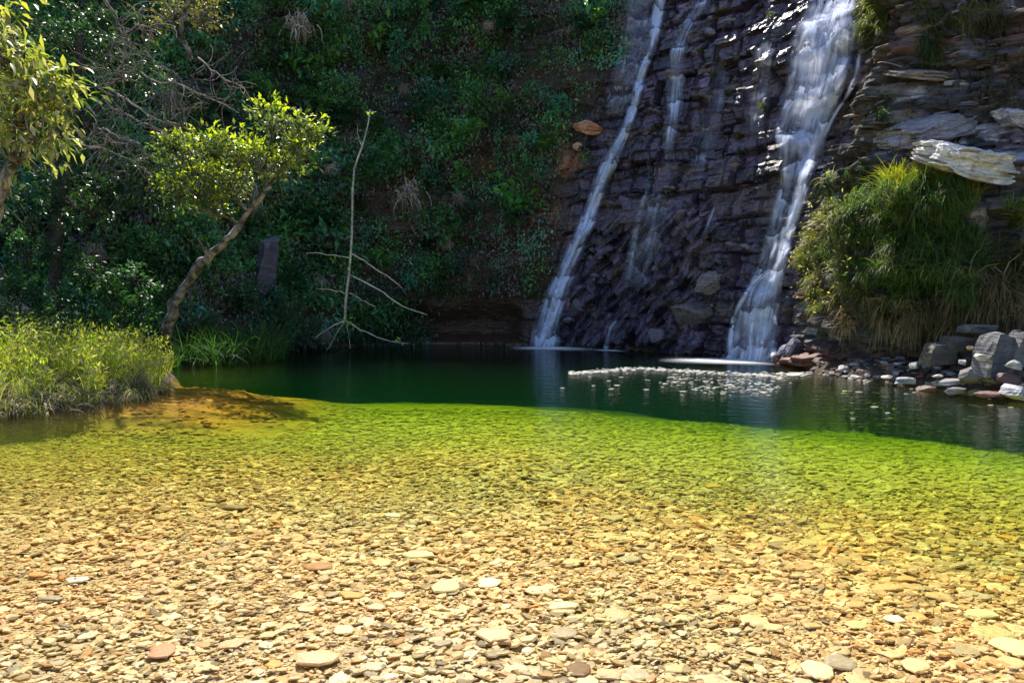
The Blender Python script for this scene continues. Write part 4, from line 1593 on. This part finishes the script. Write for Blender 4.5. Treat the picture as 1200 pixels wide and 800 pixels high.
cells = [(px, py) for px in range(-10, 760, 30) for py in range(-10, 400, 30)]
random.shuffle(cells)
for px, py in cells:
    px += random.uniform(-14, 14)
    py += random.uniform(-14, 14)
    if px > veg_edge(py) - 8:
        continue
    if px > 500 and py > 330:
        continue
    if random.random() < (.3 if (px > 560 and py > 120) else .06):
        continue
    if float(fbm(np.array([px * .018]), np.array([py * .022]), 77)[0]) < .40 and random.random() < .5:
        continue
    r = random.random()
    if px < 300:
        kd = 'broadleaf_shrub' if r < .5 else 'bluish_shrub' if r < .65 else 'fern' if r < .85 else 'withered_tuft'
    elif px > 520 and py > 180:
        kd = 'withered_tuft' if r < .28 else 'broadleaf_shrub' if r < .6 else 'large_leaved_shrub' if r < .75 else 'fern'
    else:
        kd = 'broadleaf_shrub' if r < .24 else 'bluish_shrub' if r < .44 else 'fern' if r < .58 else 'large_leaved_shrub' if r < .86 else 'withered_tuft'
    put_plant(kd, px, py, random.uniform(.65, 1.5), out=random.uniform(.25, .8))

# undergrowth too dense to count, all over the shaded wall
n = 32000
pxs = RS.uniform(-60, 740, n)
pys = RS.uniform(-40, 402, n)
edge = np.interp(pys, [0, 60, 110, 160, 230, 300, 360, 400], [735, 735, 680, 660, 650, 640, 620, 600])
dens_ = fbm(pxs * .018, pys * .022, 77)
keep = (pxs < edge + RS.normal(0, 8, n)) & (RS.rand(n) < sstep(.34, .54, dens_) + .2) & ~((pxs > 510) & (pys > 345)) & ~((pxs > 560) & (pys > 110) & (RS.rand(n) < .5))
P, NN = hits(pxs[keep], pys[keep])
g = Geo()
for rep in range(8):
    k = len(P)
    off = (RS.rand(k, 1) ** 1.5) * .55
    tow = unit(np.array(EYE)[None] - P)
    pos = P + tow * off + RS.normal(0, .14, (k, 3))
    ax = unit(tow * .5 + RS.normal(0, .7, (k, 3)) + np.array([0, 0, -.4]))
    hue = fbm(P[:, 0] * .7 + 3, P[:, 2] * .7, 91)
    cols_a = colmix(k, G_DARK)
    cols_b = colmix(k, G_TEAL + DRY[2:3])
    cc = np.where((hue > .5)[:, None], cols_a, cols_b)
    kindn = fbm(P[:, 0] * 1.1 + 30, P[:, 2] * 1.3, 93)[:, None]
    cc = cc * (.35 + 1.3 * sstep(.3, .7, fbm(P[:, 0] * .6 + 8, P[:, 2] * .8, 95))[:, None])
    cc = np.where(kindn > .60, colmix(k, [(.20, .16, .17), (.26, .22, .24), (.16, .12, .09)]), cc)
    big = .7 + .9 * fbm(P[:, 0] * .9 + 60, P[:, 2] * .9, 97)
    leaves(g, pos, ax, unit(np.array([0, 0, 1.0]) + RS.normal(0, .5, (k, 3))), big * RS.uniform(.07, .2, k), big * RS.uniform(.035, .085, k), cc)
tag(g.build('undergrowth', M_GLOSSY), 'tangle of small dark leaves covering the shaded cliff', kind='stuff')
g = Geo()
sel = RS.rand(len(P)) < .8
P2 = P[sel]
k = len(P2)
tow = unit(np.array(EYE)[None] - P2)
blades(g, P2, unit(tow * .8 + RS.normal(0, .4, (k, 3)) + np.array([0, 0, .3])), RS.uniform(.2, .55, k), .02, RS.uniform(2, 4.5, k), colmix(k, DRY + [(.10, .10, .05), (.16, .09, .05)]))
# hanging ochre and moss fringe beside the narrow waterfall and on the lower wall
zone = [(700, 5, 735, 110, 500), (655, 90, 705, 140, 350), (470, 170, 650, 350, 4600), (560, 100, 660, 350, 1800), (300, 20, 560, 340, 3000)]
for x0, y0, x1, y1, cnt_ in zone:
    Pz, _ = hits(RS.uniform(x0, x1, cnt_), RS.uniform(y0, y1, cnt_))
    tow = unit(np.array(EYE)[None] - Pz)
    blades(g, Pz, unit(tow * .7 + RS.normal(0, .35, (cnt_, 3)) + np.array([0, 0, .2])), RS.uniform(.25, .6, cnt_), .022, RS.uniform(3, 5, cnt_),
           colmix(cnt_, [(.22, .13, .05), (.12, .12, .03), (.17, .09, .05), (.07, .09, .025)]))
tag(g.build('dry_undergrowth', M_DRY), 'withered brown leaves hanging all over the shaded cliff', kind='stuff')

for (px, py, ln_, lab) in [(318, 20, 2.6, 'right of the small tree'), (380, 60, 3.2, 'above the leaning tree crown at right'), (470, 10, 3.4, 'high above the bare hanging branch'), (545, 60, 2.8, 'in the middle of the cliff'),
                           (605, 20, 2.4, 'left of the lime green seedling'), (500, 190, 2.2, 'right of the bare hanging branch'), (352, 240, 1.8, 'beside the tall purplish boulder'),
                           (585, 150, 2.4, 'left of the orange rock'), (420, 20, 2.0, 'beside the yellow green sprig'), (640, 110, 1.8, 'just above the orange rock'), (270, 60, 2.4, 'behind the bare tangle'), (560, 250, 1.6, 'over the reddish rock low down')]:
    l_, n_ = hit(px, py)
    w_ = (EYE - l_).normalized()
    root_ = empty('hanging_vine', l_ + w_ * .5, 'leafy vine hanging down the shaded cliff ' + lab, 'vine', 'vines on the shaded cliff')
    p_ = np.array(l_ + w_ * .5)
    pts_ = []
    for k in range(16):
        pts_.append(p_.copy())
        p_ = p_ + np.array([RS.normal(0, .05), RS.normal(-.01, .03), -ln_ / 16])
    pts_ = np.array(pts_)
    g = Geo()
    tube(g, pts_, np.linspace(.02, .008, 16), 4)
    place_local(g.build('stem', M_DARKSTEM), root_)
    g = Geo()
    nl = int(ln_ * 70)
    base_ = pts_[RS.randint(0, 16, nl)] + RS.normal(0, .1, (nl, 3))
    leaves(g, base_, unit(RS.normal(0, .6, (nl, 3)) + np.array([0, -.2, -.6])), rnd_dirs(nl, .7), RS.uniform(.1, .2, nl), RS.uniform(.05, .09, nl), colmix(nl, G_DARK + G_TEAL))
    place_local(g.build('foliage', M_LEAF), root_)

# plants on the wall that stand out
lime = shrub_mesh('seedling', 60, .32, .15, [(.14, .26, .07), (.2, .3, .1)], 601, M_LEAF)
pale = shrub_mesh('seedling', 46, .3, .2, [(.10, .28, .17), (.14, .3, .14)], 602, M_LEAF)
for (px, py, sc_, me, lab) in [
        (657, 66, 1.1, lime, 'lime green seedling on the cliff left of the narrow waterfall'),
        (340, 55, 1.4, pale, 'pale blue green sapling top lit high above the leaning tree'),
        (432, 57, 1.1, lime, 'yellow green broad leaved sprig high on the shaded cliff'),
        (392, 52, .9, pale, 'grey green sprig left of the yellow green one'),
        (548, 8, 1.2, lime, 'bright green sprig at the top edge of the cliff'),
        (560, 40, .8, lime, 'small bright green sprig below the one at the top edge'),
        (530, 118, 1.3, pale, 'pale rosette plant in the middle of the shaded cliff'),
        (455, 175, 1.0, lime, 'green sprig beside the top of the bare hanging branch'),
        (372, 165, 1.2, pale, 'teal leaf cluster right of the leaning tree crown'),
        (495, 90, 1.0, pale, 'teal green cluster right of centre high on the cliff'),
        (330, 232, 1.5, pale, 'teal green bush under the leaning tree crown'),
        (460, 290, 1.2, pale, 'bluish cluster to the right of the bare hanging branch'),
        (520, 170, 1.2, lime, 'mid green fern like cluster at half height of the cliff'),
        (690, 185, .9, lime, 'mossy green tuft beside the orange rock'),
        (30, 330, 1.2, pale, 'teal leaves glinting in the dark behind the left grass'),
        (70, 60, .9, pale, 'dark teal sprig behind the overhanging left foliage')]:
    KINDS['seedling'] = (lab, 'plant', None, [me])
    put_plant('seedling', px, py, sc_, out=.45, label=lab, cat='plant')

# tufts growing on the wet face between the falls
mo = [(775 + 45, 60, .5), (840, 70, .45), (836, 88, .5), (828, 30, .4), (885, 78, .45), (888, 110, .45), (893, 125, .5), (868, 160, .45), (866, 178, .4), (790, 20, .4), (905, 20, .5), (893, 50, .35)]
tuft_face = shrub_mesh('moss_tuft', 130, .5, .05, [(.14, .12, .03), (.10, .13, .03), (.05, .12, .03)], 640, M_GRASS, 'dry')
KINDS['moss_tuft'] = ('', 'plant', None, [tuft_face])
for px, py, sc_ in mo:
    put_plant('moss_tuft', px, py, sc_, out=.1, label='ochre green moss tuft on the wet face between the waterfalls', cat='moss', group='moss tufts on the wet face')

# ---- grass masses
def grass_mass(name, roots, normals, n_per, length, width, droop, cols, tips, label, cat='grass clump', lift=(0, 0, .8), spread=.45, mat=None, extra=None):
    g = Geo()
    idx = np.repeat(np.arange(len(roots)), n_per)
    n = len(idx)
    base = roots[idx] + RS.normal(0, .05, (n, 3))
    # tussocks: every root has its own lean, length and tone
    lean = RS.normal(0, .35, (len(roots), 3))[idx]
    tl = (RS.uniform(.6, 1.15, len(roots)) * (.6 + .8 * fbm(roots[:, 0] * .9, roots[:, 1] * .9 + roots[:, 2], 17)))[idx]
    tone = RS.uniform(.45, 1.4, (len(roots), 1))[idx]
    d = unit(normals[idx] * .7 + np.array(lift) + lean + RS.normal(0, spread, (n, 3)))
    blades(g, base, d, length * tl * RS.uniform(.6, 1.2, n), width * RS.uniform(.7, 1.3, n), droop * RS.uniform(.5, 1.5, n), colmix(n, cols) * tone, None if tips is None else colmix(n, tips))
    if extra:
        extra(g)
    o = g.build(name, mat or M_GRASS)
    return tag(o, label, cat)


def region_roots(poly_px, n, seed=3):
    """Random spots of the rock inside a polygon of the photograph."""
    poly = np.array(poly_px, float)
    out = []
    x0, y0 = poly.min(0)
    x1, y1 = poly.max(0)
    while len(out) < n:
        x, y = RS.uniform(x0, x1), RS.uniform(y0, y1)
        ins = False
        for a, b in zip(poly, np.roll(poly, -1, 0)):
            if (a[1] > y) != (b[1] > y) and x < (b[0] - a[0]) * (y - a[1]) / (b[1] - a[1]) + a[0]:
                ins = not ins
        if ins:
            out.append((x, y))
    out = np.array(out)
    return hits(out[:, 0], out[:, 1])


# the big bush on the right outcrop, three overlapping clumps and a hanging dry fringe
GB = [(.05, .13, .02), (.07, .15, .025), (.035, .10, .03), (.11, .17, .03), (.19, .16, .08), (.03, .08, .03)]
TB = [(.08, .16, .03), (.12, .18, .04), (.18, .17, .08), (.05, .12, .04)]
R_, N_ = region_roots([(985, 235), (1060, 215), (1130, 215), (1150, 300), (1150, 350), (1000, 370), (965, 300)], 210)
R_ = R_ + unit(np.array(EYE)[None] - R_) * (RS.uniform(0, .3, (len(R_), 1)) + .7 * fbm(R_[:, 0] * 1.5, R_[:, 2] * 1.5, 66)[:, None]) * np.array([1, 1, 0])
grass_mass('grass_bush', R_, N_, 44, .62, .020, 3.0, GB, TB, 'big bush of arching green grass on the right outcrop', 'bush', lift=(0, 0, 1.1))
def flank(g):
    n = 260
    idx = RS.randint(0, len(R_), n)
    pos = R_[idx] + RS.normal(0, .2, (n, 3)) + np.array([-.35, -.3, .1])
    leaves(g, pos, unit(RS.normal(0, .6, (n, 3)) + np.array([-.6, -.3, -.1])), rnd_dirs(n, .8), RS.uniform(.07, .14, n), RS.uniform(.025, .045, n), colmix(n, [(.48, .42, .30), (.40, .38, .22), (.2, .25, .08)]))


R_, N_ = region_roots([(935, 300), (960, 255), (1000, 245), (1000, 340), (950, 375)], 60)
R_ = R_ + unit(np.array(EYE)[None] - R_) * RS.uniform(0, .5, (len(R_), 1)) * np.array([1, 1, 0])
grass_mass('grass_bush', R_, N_, 46, .5, .020, 2.2, [(.14, .18, .05), (.2, .2, .09), (.08, .14, .03), (.26, .22, .13)], [(.34, .29, .18), (.2, .22, .08)], 'pale yellow leafy left flank of the grass bush facing the wide waterfall', 'bush', lift=(-.3, 0, .2), extra=flank)
R_, N_ = region_roots([(1030, 215), (1090, 208), (1140, 215), (1140, 250), (1045, 250)], 60)
grass_mass('grass_tuft', R_, N_, 46, .7, .022, 1.3, [(.24, .30, .04), (.16, .25, .03)], [(.34, .36, .06)], 'sunlit yellow tuft of grass right below the large pale slab', lift=(-.1, 0, 1.4))
R_, N_ = region_roots([(965, 345), (1080, 355), (1150, 330), (1195, 330), (1195, 372), (1110, 385), (975, 385)], 120)
R_ = R_ + unit(np.array(EYE)[None] - R_) * RS.uniform(0, .5, (len(R_), 1)) * np.array([1, 1, 0])
grass_mass('dry_grass_fringe', R_, N_, 34, .7, .018, 3.6, [(.26, .18, .10), (.20, .14, .08), (.30, .22, .13), (.10, .12, .04)], None, 'dry tan grass fringe hanging below the big grass bush', lift=(0, 0, .1), mat=M_DRY)
R_, N_ = region_roots([(1140, 290), (1200, 280), (1230, 350), (1150, 360)], 60)
grass_mass('grass_clump', R_, N_, 34, .55, .018, 2.2, [(.07, .11, .03), (.14, .12, .06), (.2, .16, .09)], None, 'mixed green and tan grass at the right edge above the shore rocks')
R_, N_ = region_roots([(1180, 235), (1215, 220), (1225, 285), (1185, 280)], 16)
grass_mass('grass_tuft', R_, N_, 34, .4, .02, 1.3, [(.2, .26, .04), (.14, .2, .03)], None, 'small sunlit tuft at the right edge of the outcrop')
for (poly, nn, lab, cols, L, dr) in [
        ([(1005, 0), (1040, 0), (1035, 45), (1010, 40)], 26, 'green grass hanging beside the top of the wide waterfall', [(.08, .12, .02), (.12, .15, .03)], .6, 3.0),
        ([(1070, 0), (1110, 20), (1100, 80), (1075, 60)], 26, 'green and tan grass hanging high on the right outcrop', [(.05, .12, .04), (.13, .13, .06)], .5, 3.2),
        ([(1075, 60), (1095, 60), (1095, 90), (1078, 90)], 8, 'short green tuft on a ledge of the right outcrop', [(.06, .13, .03)], .35, 2.0),
        ([(1115, 10), (1170, 0), (1175, 30), (1120, 40)], 30, 'brown hanging grass near the top right corner', [(.15, .12, .07), (.08, .12, .03)], .55, 3.4),
        ([(1025, 100), (1042, 110), (1042, 190), (1030, 190)], 14, 'narrow green tuft in a cleft of the right outcrop', [(.05, .11, .03), (.09, .13, .04)], .45, 2.8),
        ([(1150, 60), (1200, 60), (1200, 130), (1150, 130)], 36, 'thin grey green grass over the far right rocks', [(.10, .10, .06), (.16, .14, .1)], .4, 3.0),
        ([(940, 215), (985, 200), (1000, 240), (950, 250)], 16, 'sparse green sprigs on the stacked rock edge by the wide fall', [(.07, .13, .03), (.2, .18, .06)], .35, 1.6),
        ([(975, 195), (1030, 190), (1040, 230), (1000, 240)], 12, 'green weeds on the ledges left of the big pale slab', [(.06, .12, .04)], .35, 1.8)]:
    R_, N_ = region_roots(poly, nn)
    grass_mass('grass_tuft', R_, N_, 26, L, .017, dr, cols, None, lab, lift=(0, 0, .3))


def bank_roots(poly_px, n):
    """Spots on the bank: polygon given on the waterline plane."""
    poly = np.array([onwater(*p)[:2] for p in poly_px])
    out = []
    x0, y0 = poly.min(0)
    x1, y1 = poly.max(0)
    while len(out) < n:
        x, y = RS.uniform(x0, x1), RS.uniform(y0, y1)
        ins = False
        for a, b in zip(poly, np.roll(poly, -1, 0)):
            if (a[1] > y) != (b[1] > y) and x < (b[0] - a[0]) * (y - a[1]) / (b[1] - a[1]) + a[0]:
                ins = not ins
        if ins:
            out.append((x, y))
    out = np.array(out)
    z = np.maximum(bed_z(out[:, 0], out[:, 1]), 0)
    R = np.stack([out[:, 0], out[:, 1], z], 1)
    return R, np.tile([0, 0, 1.0], (n, 1))


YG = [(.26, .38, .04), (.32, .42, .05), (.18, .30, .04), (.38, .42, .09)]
def herb(roots, n, hgt):
    def f(g):
        idx = RS.randint(0, len(roots), n)
        pos = roots[idx] + RS.normal(0, .09, (n, 3)) + np.array([0, 0, 1.0]) * RS.uniform(.1, hgt, (n, 1)) * (.7 + .6 * fbm(roots[idx, 0] * 1.2, roots[idx, 1] * 1.2, 8))[:, None]
        ax = unit(RS.normal(0, .6, (n, 3)) + np.array([.1, 0, .6]))
        leaves(g, pos, ax, rnd_dirs(n, .6), RS.uniform(.06, .14, n), RS.uniform(.018, .035, n), colmix(n, YG + [(.42, .36, .26)]))
    return f


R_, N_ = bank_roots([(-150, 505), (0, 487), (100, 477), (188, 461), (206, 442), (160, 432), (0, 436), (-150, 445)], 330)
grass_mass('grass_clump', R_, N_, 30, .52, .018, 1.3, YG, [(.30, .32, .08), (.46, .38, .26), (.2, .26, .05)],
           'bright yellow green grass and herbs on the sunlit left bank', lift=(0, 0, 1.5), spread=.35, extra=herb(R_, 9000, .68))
R_, N_ = bank_roots([(-150, 508), (0, 489), (100, 479), (190, 462), (200, 456), (100, 470), (-100, 490)], 150)
grass_mass('grass_fringe', R_, N_, 22, .42, .016, 3.0, [(.46, .40, .34), (.30, .30, .12), (.20, .28, .06), (.38, .36, .2)], None, 'straw coloured fringe drooping to the water on the left bank', lift=(.1, -.5, .5), mat=M_DRY)
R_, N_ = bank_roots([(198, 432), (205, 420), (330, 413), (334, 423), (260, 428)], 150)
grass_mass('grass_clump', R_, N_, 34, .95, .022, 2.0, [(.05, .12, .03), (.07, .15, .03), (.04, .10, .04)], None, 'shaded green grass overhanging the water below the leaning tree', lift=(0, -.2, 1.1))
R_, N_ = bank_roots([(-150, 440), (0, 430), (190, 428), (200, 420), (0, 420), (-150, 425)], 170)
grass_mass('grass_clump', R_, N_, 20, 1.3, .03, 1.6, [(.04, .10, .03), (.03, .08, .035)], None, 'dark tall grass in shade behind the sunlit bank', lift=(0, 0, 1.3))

# ---- dark shrubs in front of the wall on the left bank
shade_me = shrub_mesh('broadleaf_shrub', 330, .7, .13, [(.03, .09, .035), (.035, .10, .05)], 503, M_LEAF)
dist_shrubs = [(20, 345, 15), (75, 360, 15.5), (130, 350, 16), (165, 365, 17), (240, 340, 20), (285, 352, 20.5), (330, 360, 21), (110, 320, 16.5), (30, 300, 16), (200, 340, 18.5),
               (60, 380, 14.5), (0, 375, 14), (100, 385, 15), (160, 330, 17), (345, 360, 20), (370, 385, 21.5), (300, 350, 19.5)]
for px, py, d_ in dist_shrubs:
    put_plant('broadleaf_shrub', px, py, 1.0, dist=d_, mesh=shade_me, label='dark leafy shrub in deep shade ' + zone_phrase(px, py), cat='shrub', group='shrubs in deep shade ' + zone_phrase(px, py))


# ---- trees
def tree(name, trunk, radii, limbs, crowns, leaf_len, leaf_w, n_leaves, cols, label, mat, hang=-.2, cat='tree', bark=M_BARK, tip_cols=None, shape=.75):
    """trunk, limbs: points in the world; crowns: (centre, radius) lobes filled with leaf sprays."""
    root = empty(name, trunk[0], label, cat)
    g = Geo()
    tr = spline(trunk, 26)
    tr[1:-1] += RS.normal(0, .022, (24, 3))
    tube(g, tr, np.interp(np.linspace(0, 1, 26), np.linspace(0, 1, len(radii)), radii), 9, wob=.5)
    place_local(g.build('trunk', bark), root)
    for lm, r0 in limbs:
        g = Geo()
        pts = spline(lm, 10)
        tube(g, pts, np.linspace(r0, r0 * .35, 10), 6, wob=.2)
        place_local(g.build('limb', bark), root)
    g = Geo()
    g2 = Geo()
    cs = np.array([list(c_[0]) for c_ in crowns])
    rs_ = np.array([c_[1] for c_ in crowns])
    ns = 22 * len(crowns)
    wi = RS.choice(len(crowns), ns, p=rs_ ** 2 / (rs_ ** 2).sum())
    dd = rnd_dirs(ns, .35)
    sp_ = cs[wi] + dd * (rs_[wi][:, None]) * RS.uniform(.2, 1.3, (ns, 1)) * np.array([1, 1, shape])
    for a, b in zip(sp_, wi):
        o0 = cs[b] - np.array([0, 0, rs_[b] * .5])
        mdl = (a + o0) / 2 + RS.normal(0, .06, 3)
        tube(g2, [o0, mdl, a], [.014, .009, .004], 4, slot=0)
    tag(place_local(g2.build('twig', bark), root), kind='stuff')
    idx = RS.randint(0, ns, n_leaves)
    pos = sp_[idx] + RS.normal(0, .12, (n_leaves, 3)) * np.array([1, 1, .7])
    ax = unit(dd[idx] * .6 + RS.normal(0, .6, (n_leaves, 3)) + np.array([0, 0, hang]))
    cc = colmix(n_leaves, cols)
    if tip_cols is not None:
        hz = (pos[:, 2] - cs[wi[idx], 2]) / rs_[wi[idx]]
        lit_top = RS.rand(n_leaves) < sstep(.1, .8, hz) * .8  # sunlight on the upper leaves of each lobe is put into their colour
        cc = np.where(lit_top[:, None], colmix(n_leaves, tip_cols), cc)
    leaves(g, pos, ax, unit(RS.normal(0, .4, (n_leaves, 3)) + np.array([0, 0, 1])), leaf_len * RS.uniform(.6, 1.25, n_leaves), leaf_w * RS.uniform(.7, 1.2, n_leaves), cc)
    place_local(g.build('crown', mat), root)
    return root


d0 = 16.2
tree('leaning_tree', [at(192, 398, 17.0), at(203, 365, 16.8), at(222, 328, 16.6), at(245, 300, 16.4), at(270, 277, d0), at(292, 248, d0), at(318, 218, 15.9)],
     [.14, .12, .105, .10, .08, .06, .035],
     [([at(292, 248, d0), at(265, 225, d0), at(240, 205, 16)], .045), ([at(300, 240, d0), at(325, 205, 15.9), at(345, 180, 15.8)], .045),
      ([at(310, 225, 16), at(312, 190, 15.8), at(318, 155, 15.7)], .04), ([at(245, 300, 16.4), at(238, 290, 16.2), at(232, 280, 16.1)], .05), ([at(280, 262, 16.2), at(255, 250, 15.9), at(228, 240, 15.8)], .03)],
     [(at(222, 185, 16), .5), (at(250, 172, 15.7), .45), (at(282, 180, 15.9), .5), (at(235, 218, 15.5), .55), (at(268, 212, 16.2), .5), (at(304, 190, 15.6), .45), (at(318, 143, 15.7), .5), (at(352, 178, 15.8), .45), (at(350, 145, 15.5), .42), (at(212, 225, 15.9), .38), (at(330, 200, 16), .35), (at(250, 245, 15.8), .35), (at(205, 170, 15.9), .3), (at(368, 160, 15.8), .28)],
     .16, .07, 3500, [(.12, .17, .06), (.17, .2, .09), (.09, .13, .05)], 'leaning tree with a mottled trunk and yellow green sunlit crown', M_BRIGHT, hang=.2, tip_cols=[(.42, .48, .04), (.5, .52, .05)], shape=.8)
tree('overhanging_tree', [at(-60, 470, 9.6), at(-50, 380, 9.4), at(-20, 280, 9.1), at(5, 215, 9.0), at(20, 165, 9.0)], [.13, .12, .1, .07, .04],
     [([at(5, 215, 9), at(30, 180, 9), at(55, 150, 8.9)], .03), ([at(0, 230, 9), at(-30, 150, 9), at(-20, 80, 9)], .035), ([at(15, 180, 9), at(20, 110, 9), at(30, 60, 9)], .03)],
     [(at(20, 120, 9), .62), (at(50, 150, 8.9), .42), (at(10, 60, 9), .55), (at(-30, 110, 9.2), .7), (at(15, 170, 8.9), .42), (at(60, 105, 8.9), .36), (at(35, 85, 8.9), .4), (at(-20, 30, 9), .5)],
     .18, .06, 2000, [(.16, .24, .08), (.30, .34, .18), (.42, .40, .26), (.10, .17, .05)], 'tree with long drooping glossy leaves hanging in at the top left', M_BRIGHT, hang=-.7, tip_cols=[(.36, .38, .08)])
tree('small_tree', [at(225, 70, 16.5), at(212, 40, 16.2), at(220, 5, 16), at(230, -20, 16)], [.06, .055, .05, .04],
     [([at(212, 40, 16.2), at(190, 20, 16), at(170, 10, 16)], .025)],
     [(at(235, 15, 16.6), .5), (at(205, 10, 16.6), .5), (at(180, 30, 16.8), .45)],
     .12, .05, 700, [(.10, .10, .05), (.16, .14, .08)], 'thin leaved sapling with yellowing leaves above the bare tangle', M_LEAF, hang=-.1, tip_cols=[(.28, .28, .06)])
# top left dark canopy
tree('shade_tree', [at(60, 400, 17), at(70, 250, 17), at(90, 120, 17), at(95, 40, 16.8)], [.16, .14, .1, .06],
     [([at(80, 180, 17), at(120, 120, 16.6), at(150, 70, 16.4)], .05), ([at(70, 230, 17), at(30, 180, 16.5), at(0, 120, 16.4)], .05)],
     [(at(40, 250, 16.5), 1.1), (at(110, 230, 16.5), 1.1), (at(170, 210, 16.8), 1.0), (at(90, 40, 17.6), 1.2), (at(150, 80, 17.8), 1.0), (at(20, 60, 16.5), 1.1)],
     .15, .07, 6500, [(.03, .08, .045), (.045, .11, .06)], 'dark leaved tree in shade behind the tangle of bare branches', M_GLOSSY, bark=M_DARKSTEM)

# ---- tangle of bare branches
def bare(name, limbs, dist, label, cat, twigs=6, tw_len=.7, r_scale=1.0, depth=.5, leaves_at=(), seed=1, smoothn=12, jit=.02, bark=None):
    bark = bark or M_TWIG
    rs = random.Random(seed)
    root = empty(name, at(limbs[0][0][0][0], limbs[0][0][0][1], dist), label, cat)
    tg_ = Geo()
    for li, (pts, r0) in enumerate(limbs):
        dz = rs.uniform(-depth, depth) if li else 0
        n_ = len(pts)
        w = [at(p[0], p[1], dist + dz * min(1, i / max(1, n_ - 1) * 2)) for i, p in enumerate(pts)]
        sp = spline(w, smoothn)
        sp[1:] += RS.normal(0, jit, (smoothn - 1, 3))
        g = Geo()
        tube(g, sp, np.linspace(r0, r0 * .45, smoothn) * r_scale, 5, wob=.2)
        place_local(g.build('branch', bark), root)
        for k in range(twigs):
            i0 = rs.randint(2, smoothn - 1)
            p = Vector(sp[i0])
            d = Vector(unit(RS.normal(size=3))) + Vector((0, 0, rs.uniform(-.6, .5)))
            d.normalize()
            path = [p[:]]
            L = tw_len * rs.uniform(.4, 1.2)
            for s_ in range(5):
                p = p + d * L / 5
                d = (d + Vector(RS.normal(0, .3, 3))).normalized()
                path.append(p[:])
            tube(tg_, path, np.linspace(r0 * .35, r0 * .12, 6) * r_scale, 4)
    if tg_.n:
        o = tag(tg_.build('twig', M_TWIG), kind='stuff')
        place_local(o, root)
    for (px, py, n_, s_) in leaves_at:
        g = Geo()
        c0 = np.array(at(px, py, dist - .05))
        pos = c0 + RS.normal(0, s_ * .5, (n_, 3))
        leaves(g, pos, unit(RS.normal(0, 1, (n_, 3))), rnd_dirs(n_, 1), s_ * RS.uniform(.9, 1.5, n_), s_ * .7, colmix(n_, [(.2, .36, .06), (.28, .4, .08)]))
        place_local(g.build('leaf', M_LEAF), root)
    return root


bare('bare_tangle', [
    ([(60, 170), (78, 163), (100, 171), (122, 172), (126, 160), (118, 150)], .035),
    ([(120, -5), (135, 18), (142, 36), (147, 60), (138, 82), (124, 102)], .04),
    ([(146, 40), (160, 31), (180, 30), (205, 31)], .025),
    ([(130, 75), (130, 55), (138, 46), (150, 45), (158, 55)], .02),
    ([(125, 102), (140, 112), (160, 125), (185, 140), (205, 145)], .032),
    ([(122, 115), (135, 130), (160, 140), (185, 152), (205, 160)], .028),
    ([(124, 102), (140, 92), (155, 80), (165, 72)], .022),
    ([(165, 85), (180, 95), (210, 98), (235, 110), (260, 122), (280, 128)], .024),
    ([(232, 68), (245, 80), (262, 92), (280, 100), (293, 115)], .024),
    ([(200, 140), (220, 128), (240, 120)], .02),
    ([(120, 150), (140, 160), (160, 168), (170, 185)], .02),
    ([(150, 170), (160, 190), (178, 205)], .016),
    ([(90, 78), (110, 80), (130, 82)], .016),
    ([(170, 60), (185, 75), (205, 85), (215, 100)], .018),
    ([(215, 130), (216, 150), (210, 165)], .014),
    ([(100, 120), (112, 140), (105, 168)], .016)],
    14.9, 'grey tangle of bare twisted branches at the upper left', 'bare shrub', twigs=22, tw_len=.8, seed=4)
bare('hanging_branch', [
    ([(404, 375), (407, 340), (410, 305), (412, 270), (414, 235), (416, 200), (424, 172), (431, 150), (433, 128)], .05),
    ([(411, 297), (430, 308), (448, 320), (472, 338)], .03),
    ([(410, 322), (432, 333), (452, 345), (470, 358), (486, 364), (501, 369)], .03),
    ([(410, 302), (395, 300), (375, 297), (358, 297)], .026),
    ([(408, 345), (390, 340), (370, 338)], .02),
    ([(409, 343), (425, 352), (440, 360)], .018),
    ([(404, 375), (390, 382), (378, 390), (368, 397)], .028),
    ([(404, 375), (414, 382), (425, 388), (440, 394), (456, 400), (478, 402)], .026),
    ([(404, 378), (396, 388), (390, 400), (382, 411)], .02),
    ([(406, 380), (409, 395), (410, 408)], .016),
    ([(424, 172), (420, 160), (419, 148)], .014)],
    20.5, 'pale bare branch hanging down the cliff to the water with a few green leaves', 'branch', twigs=2, tw_len=.4, r_scale=.9, depth=.25,
    leaves_at=((406, 378, 9, .11), (468, 401, 6, .1), (408, 315, 4, .1), (396, 338, 5, .1), (392, 305, 4, .1), (432, 135, 6, .12)), seed=9, jit=.012, bark=bark_material('pale_branch', (.34, .31, .27), (.6, .57, .5), 5))
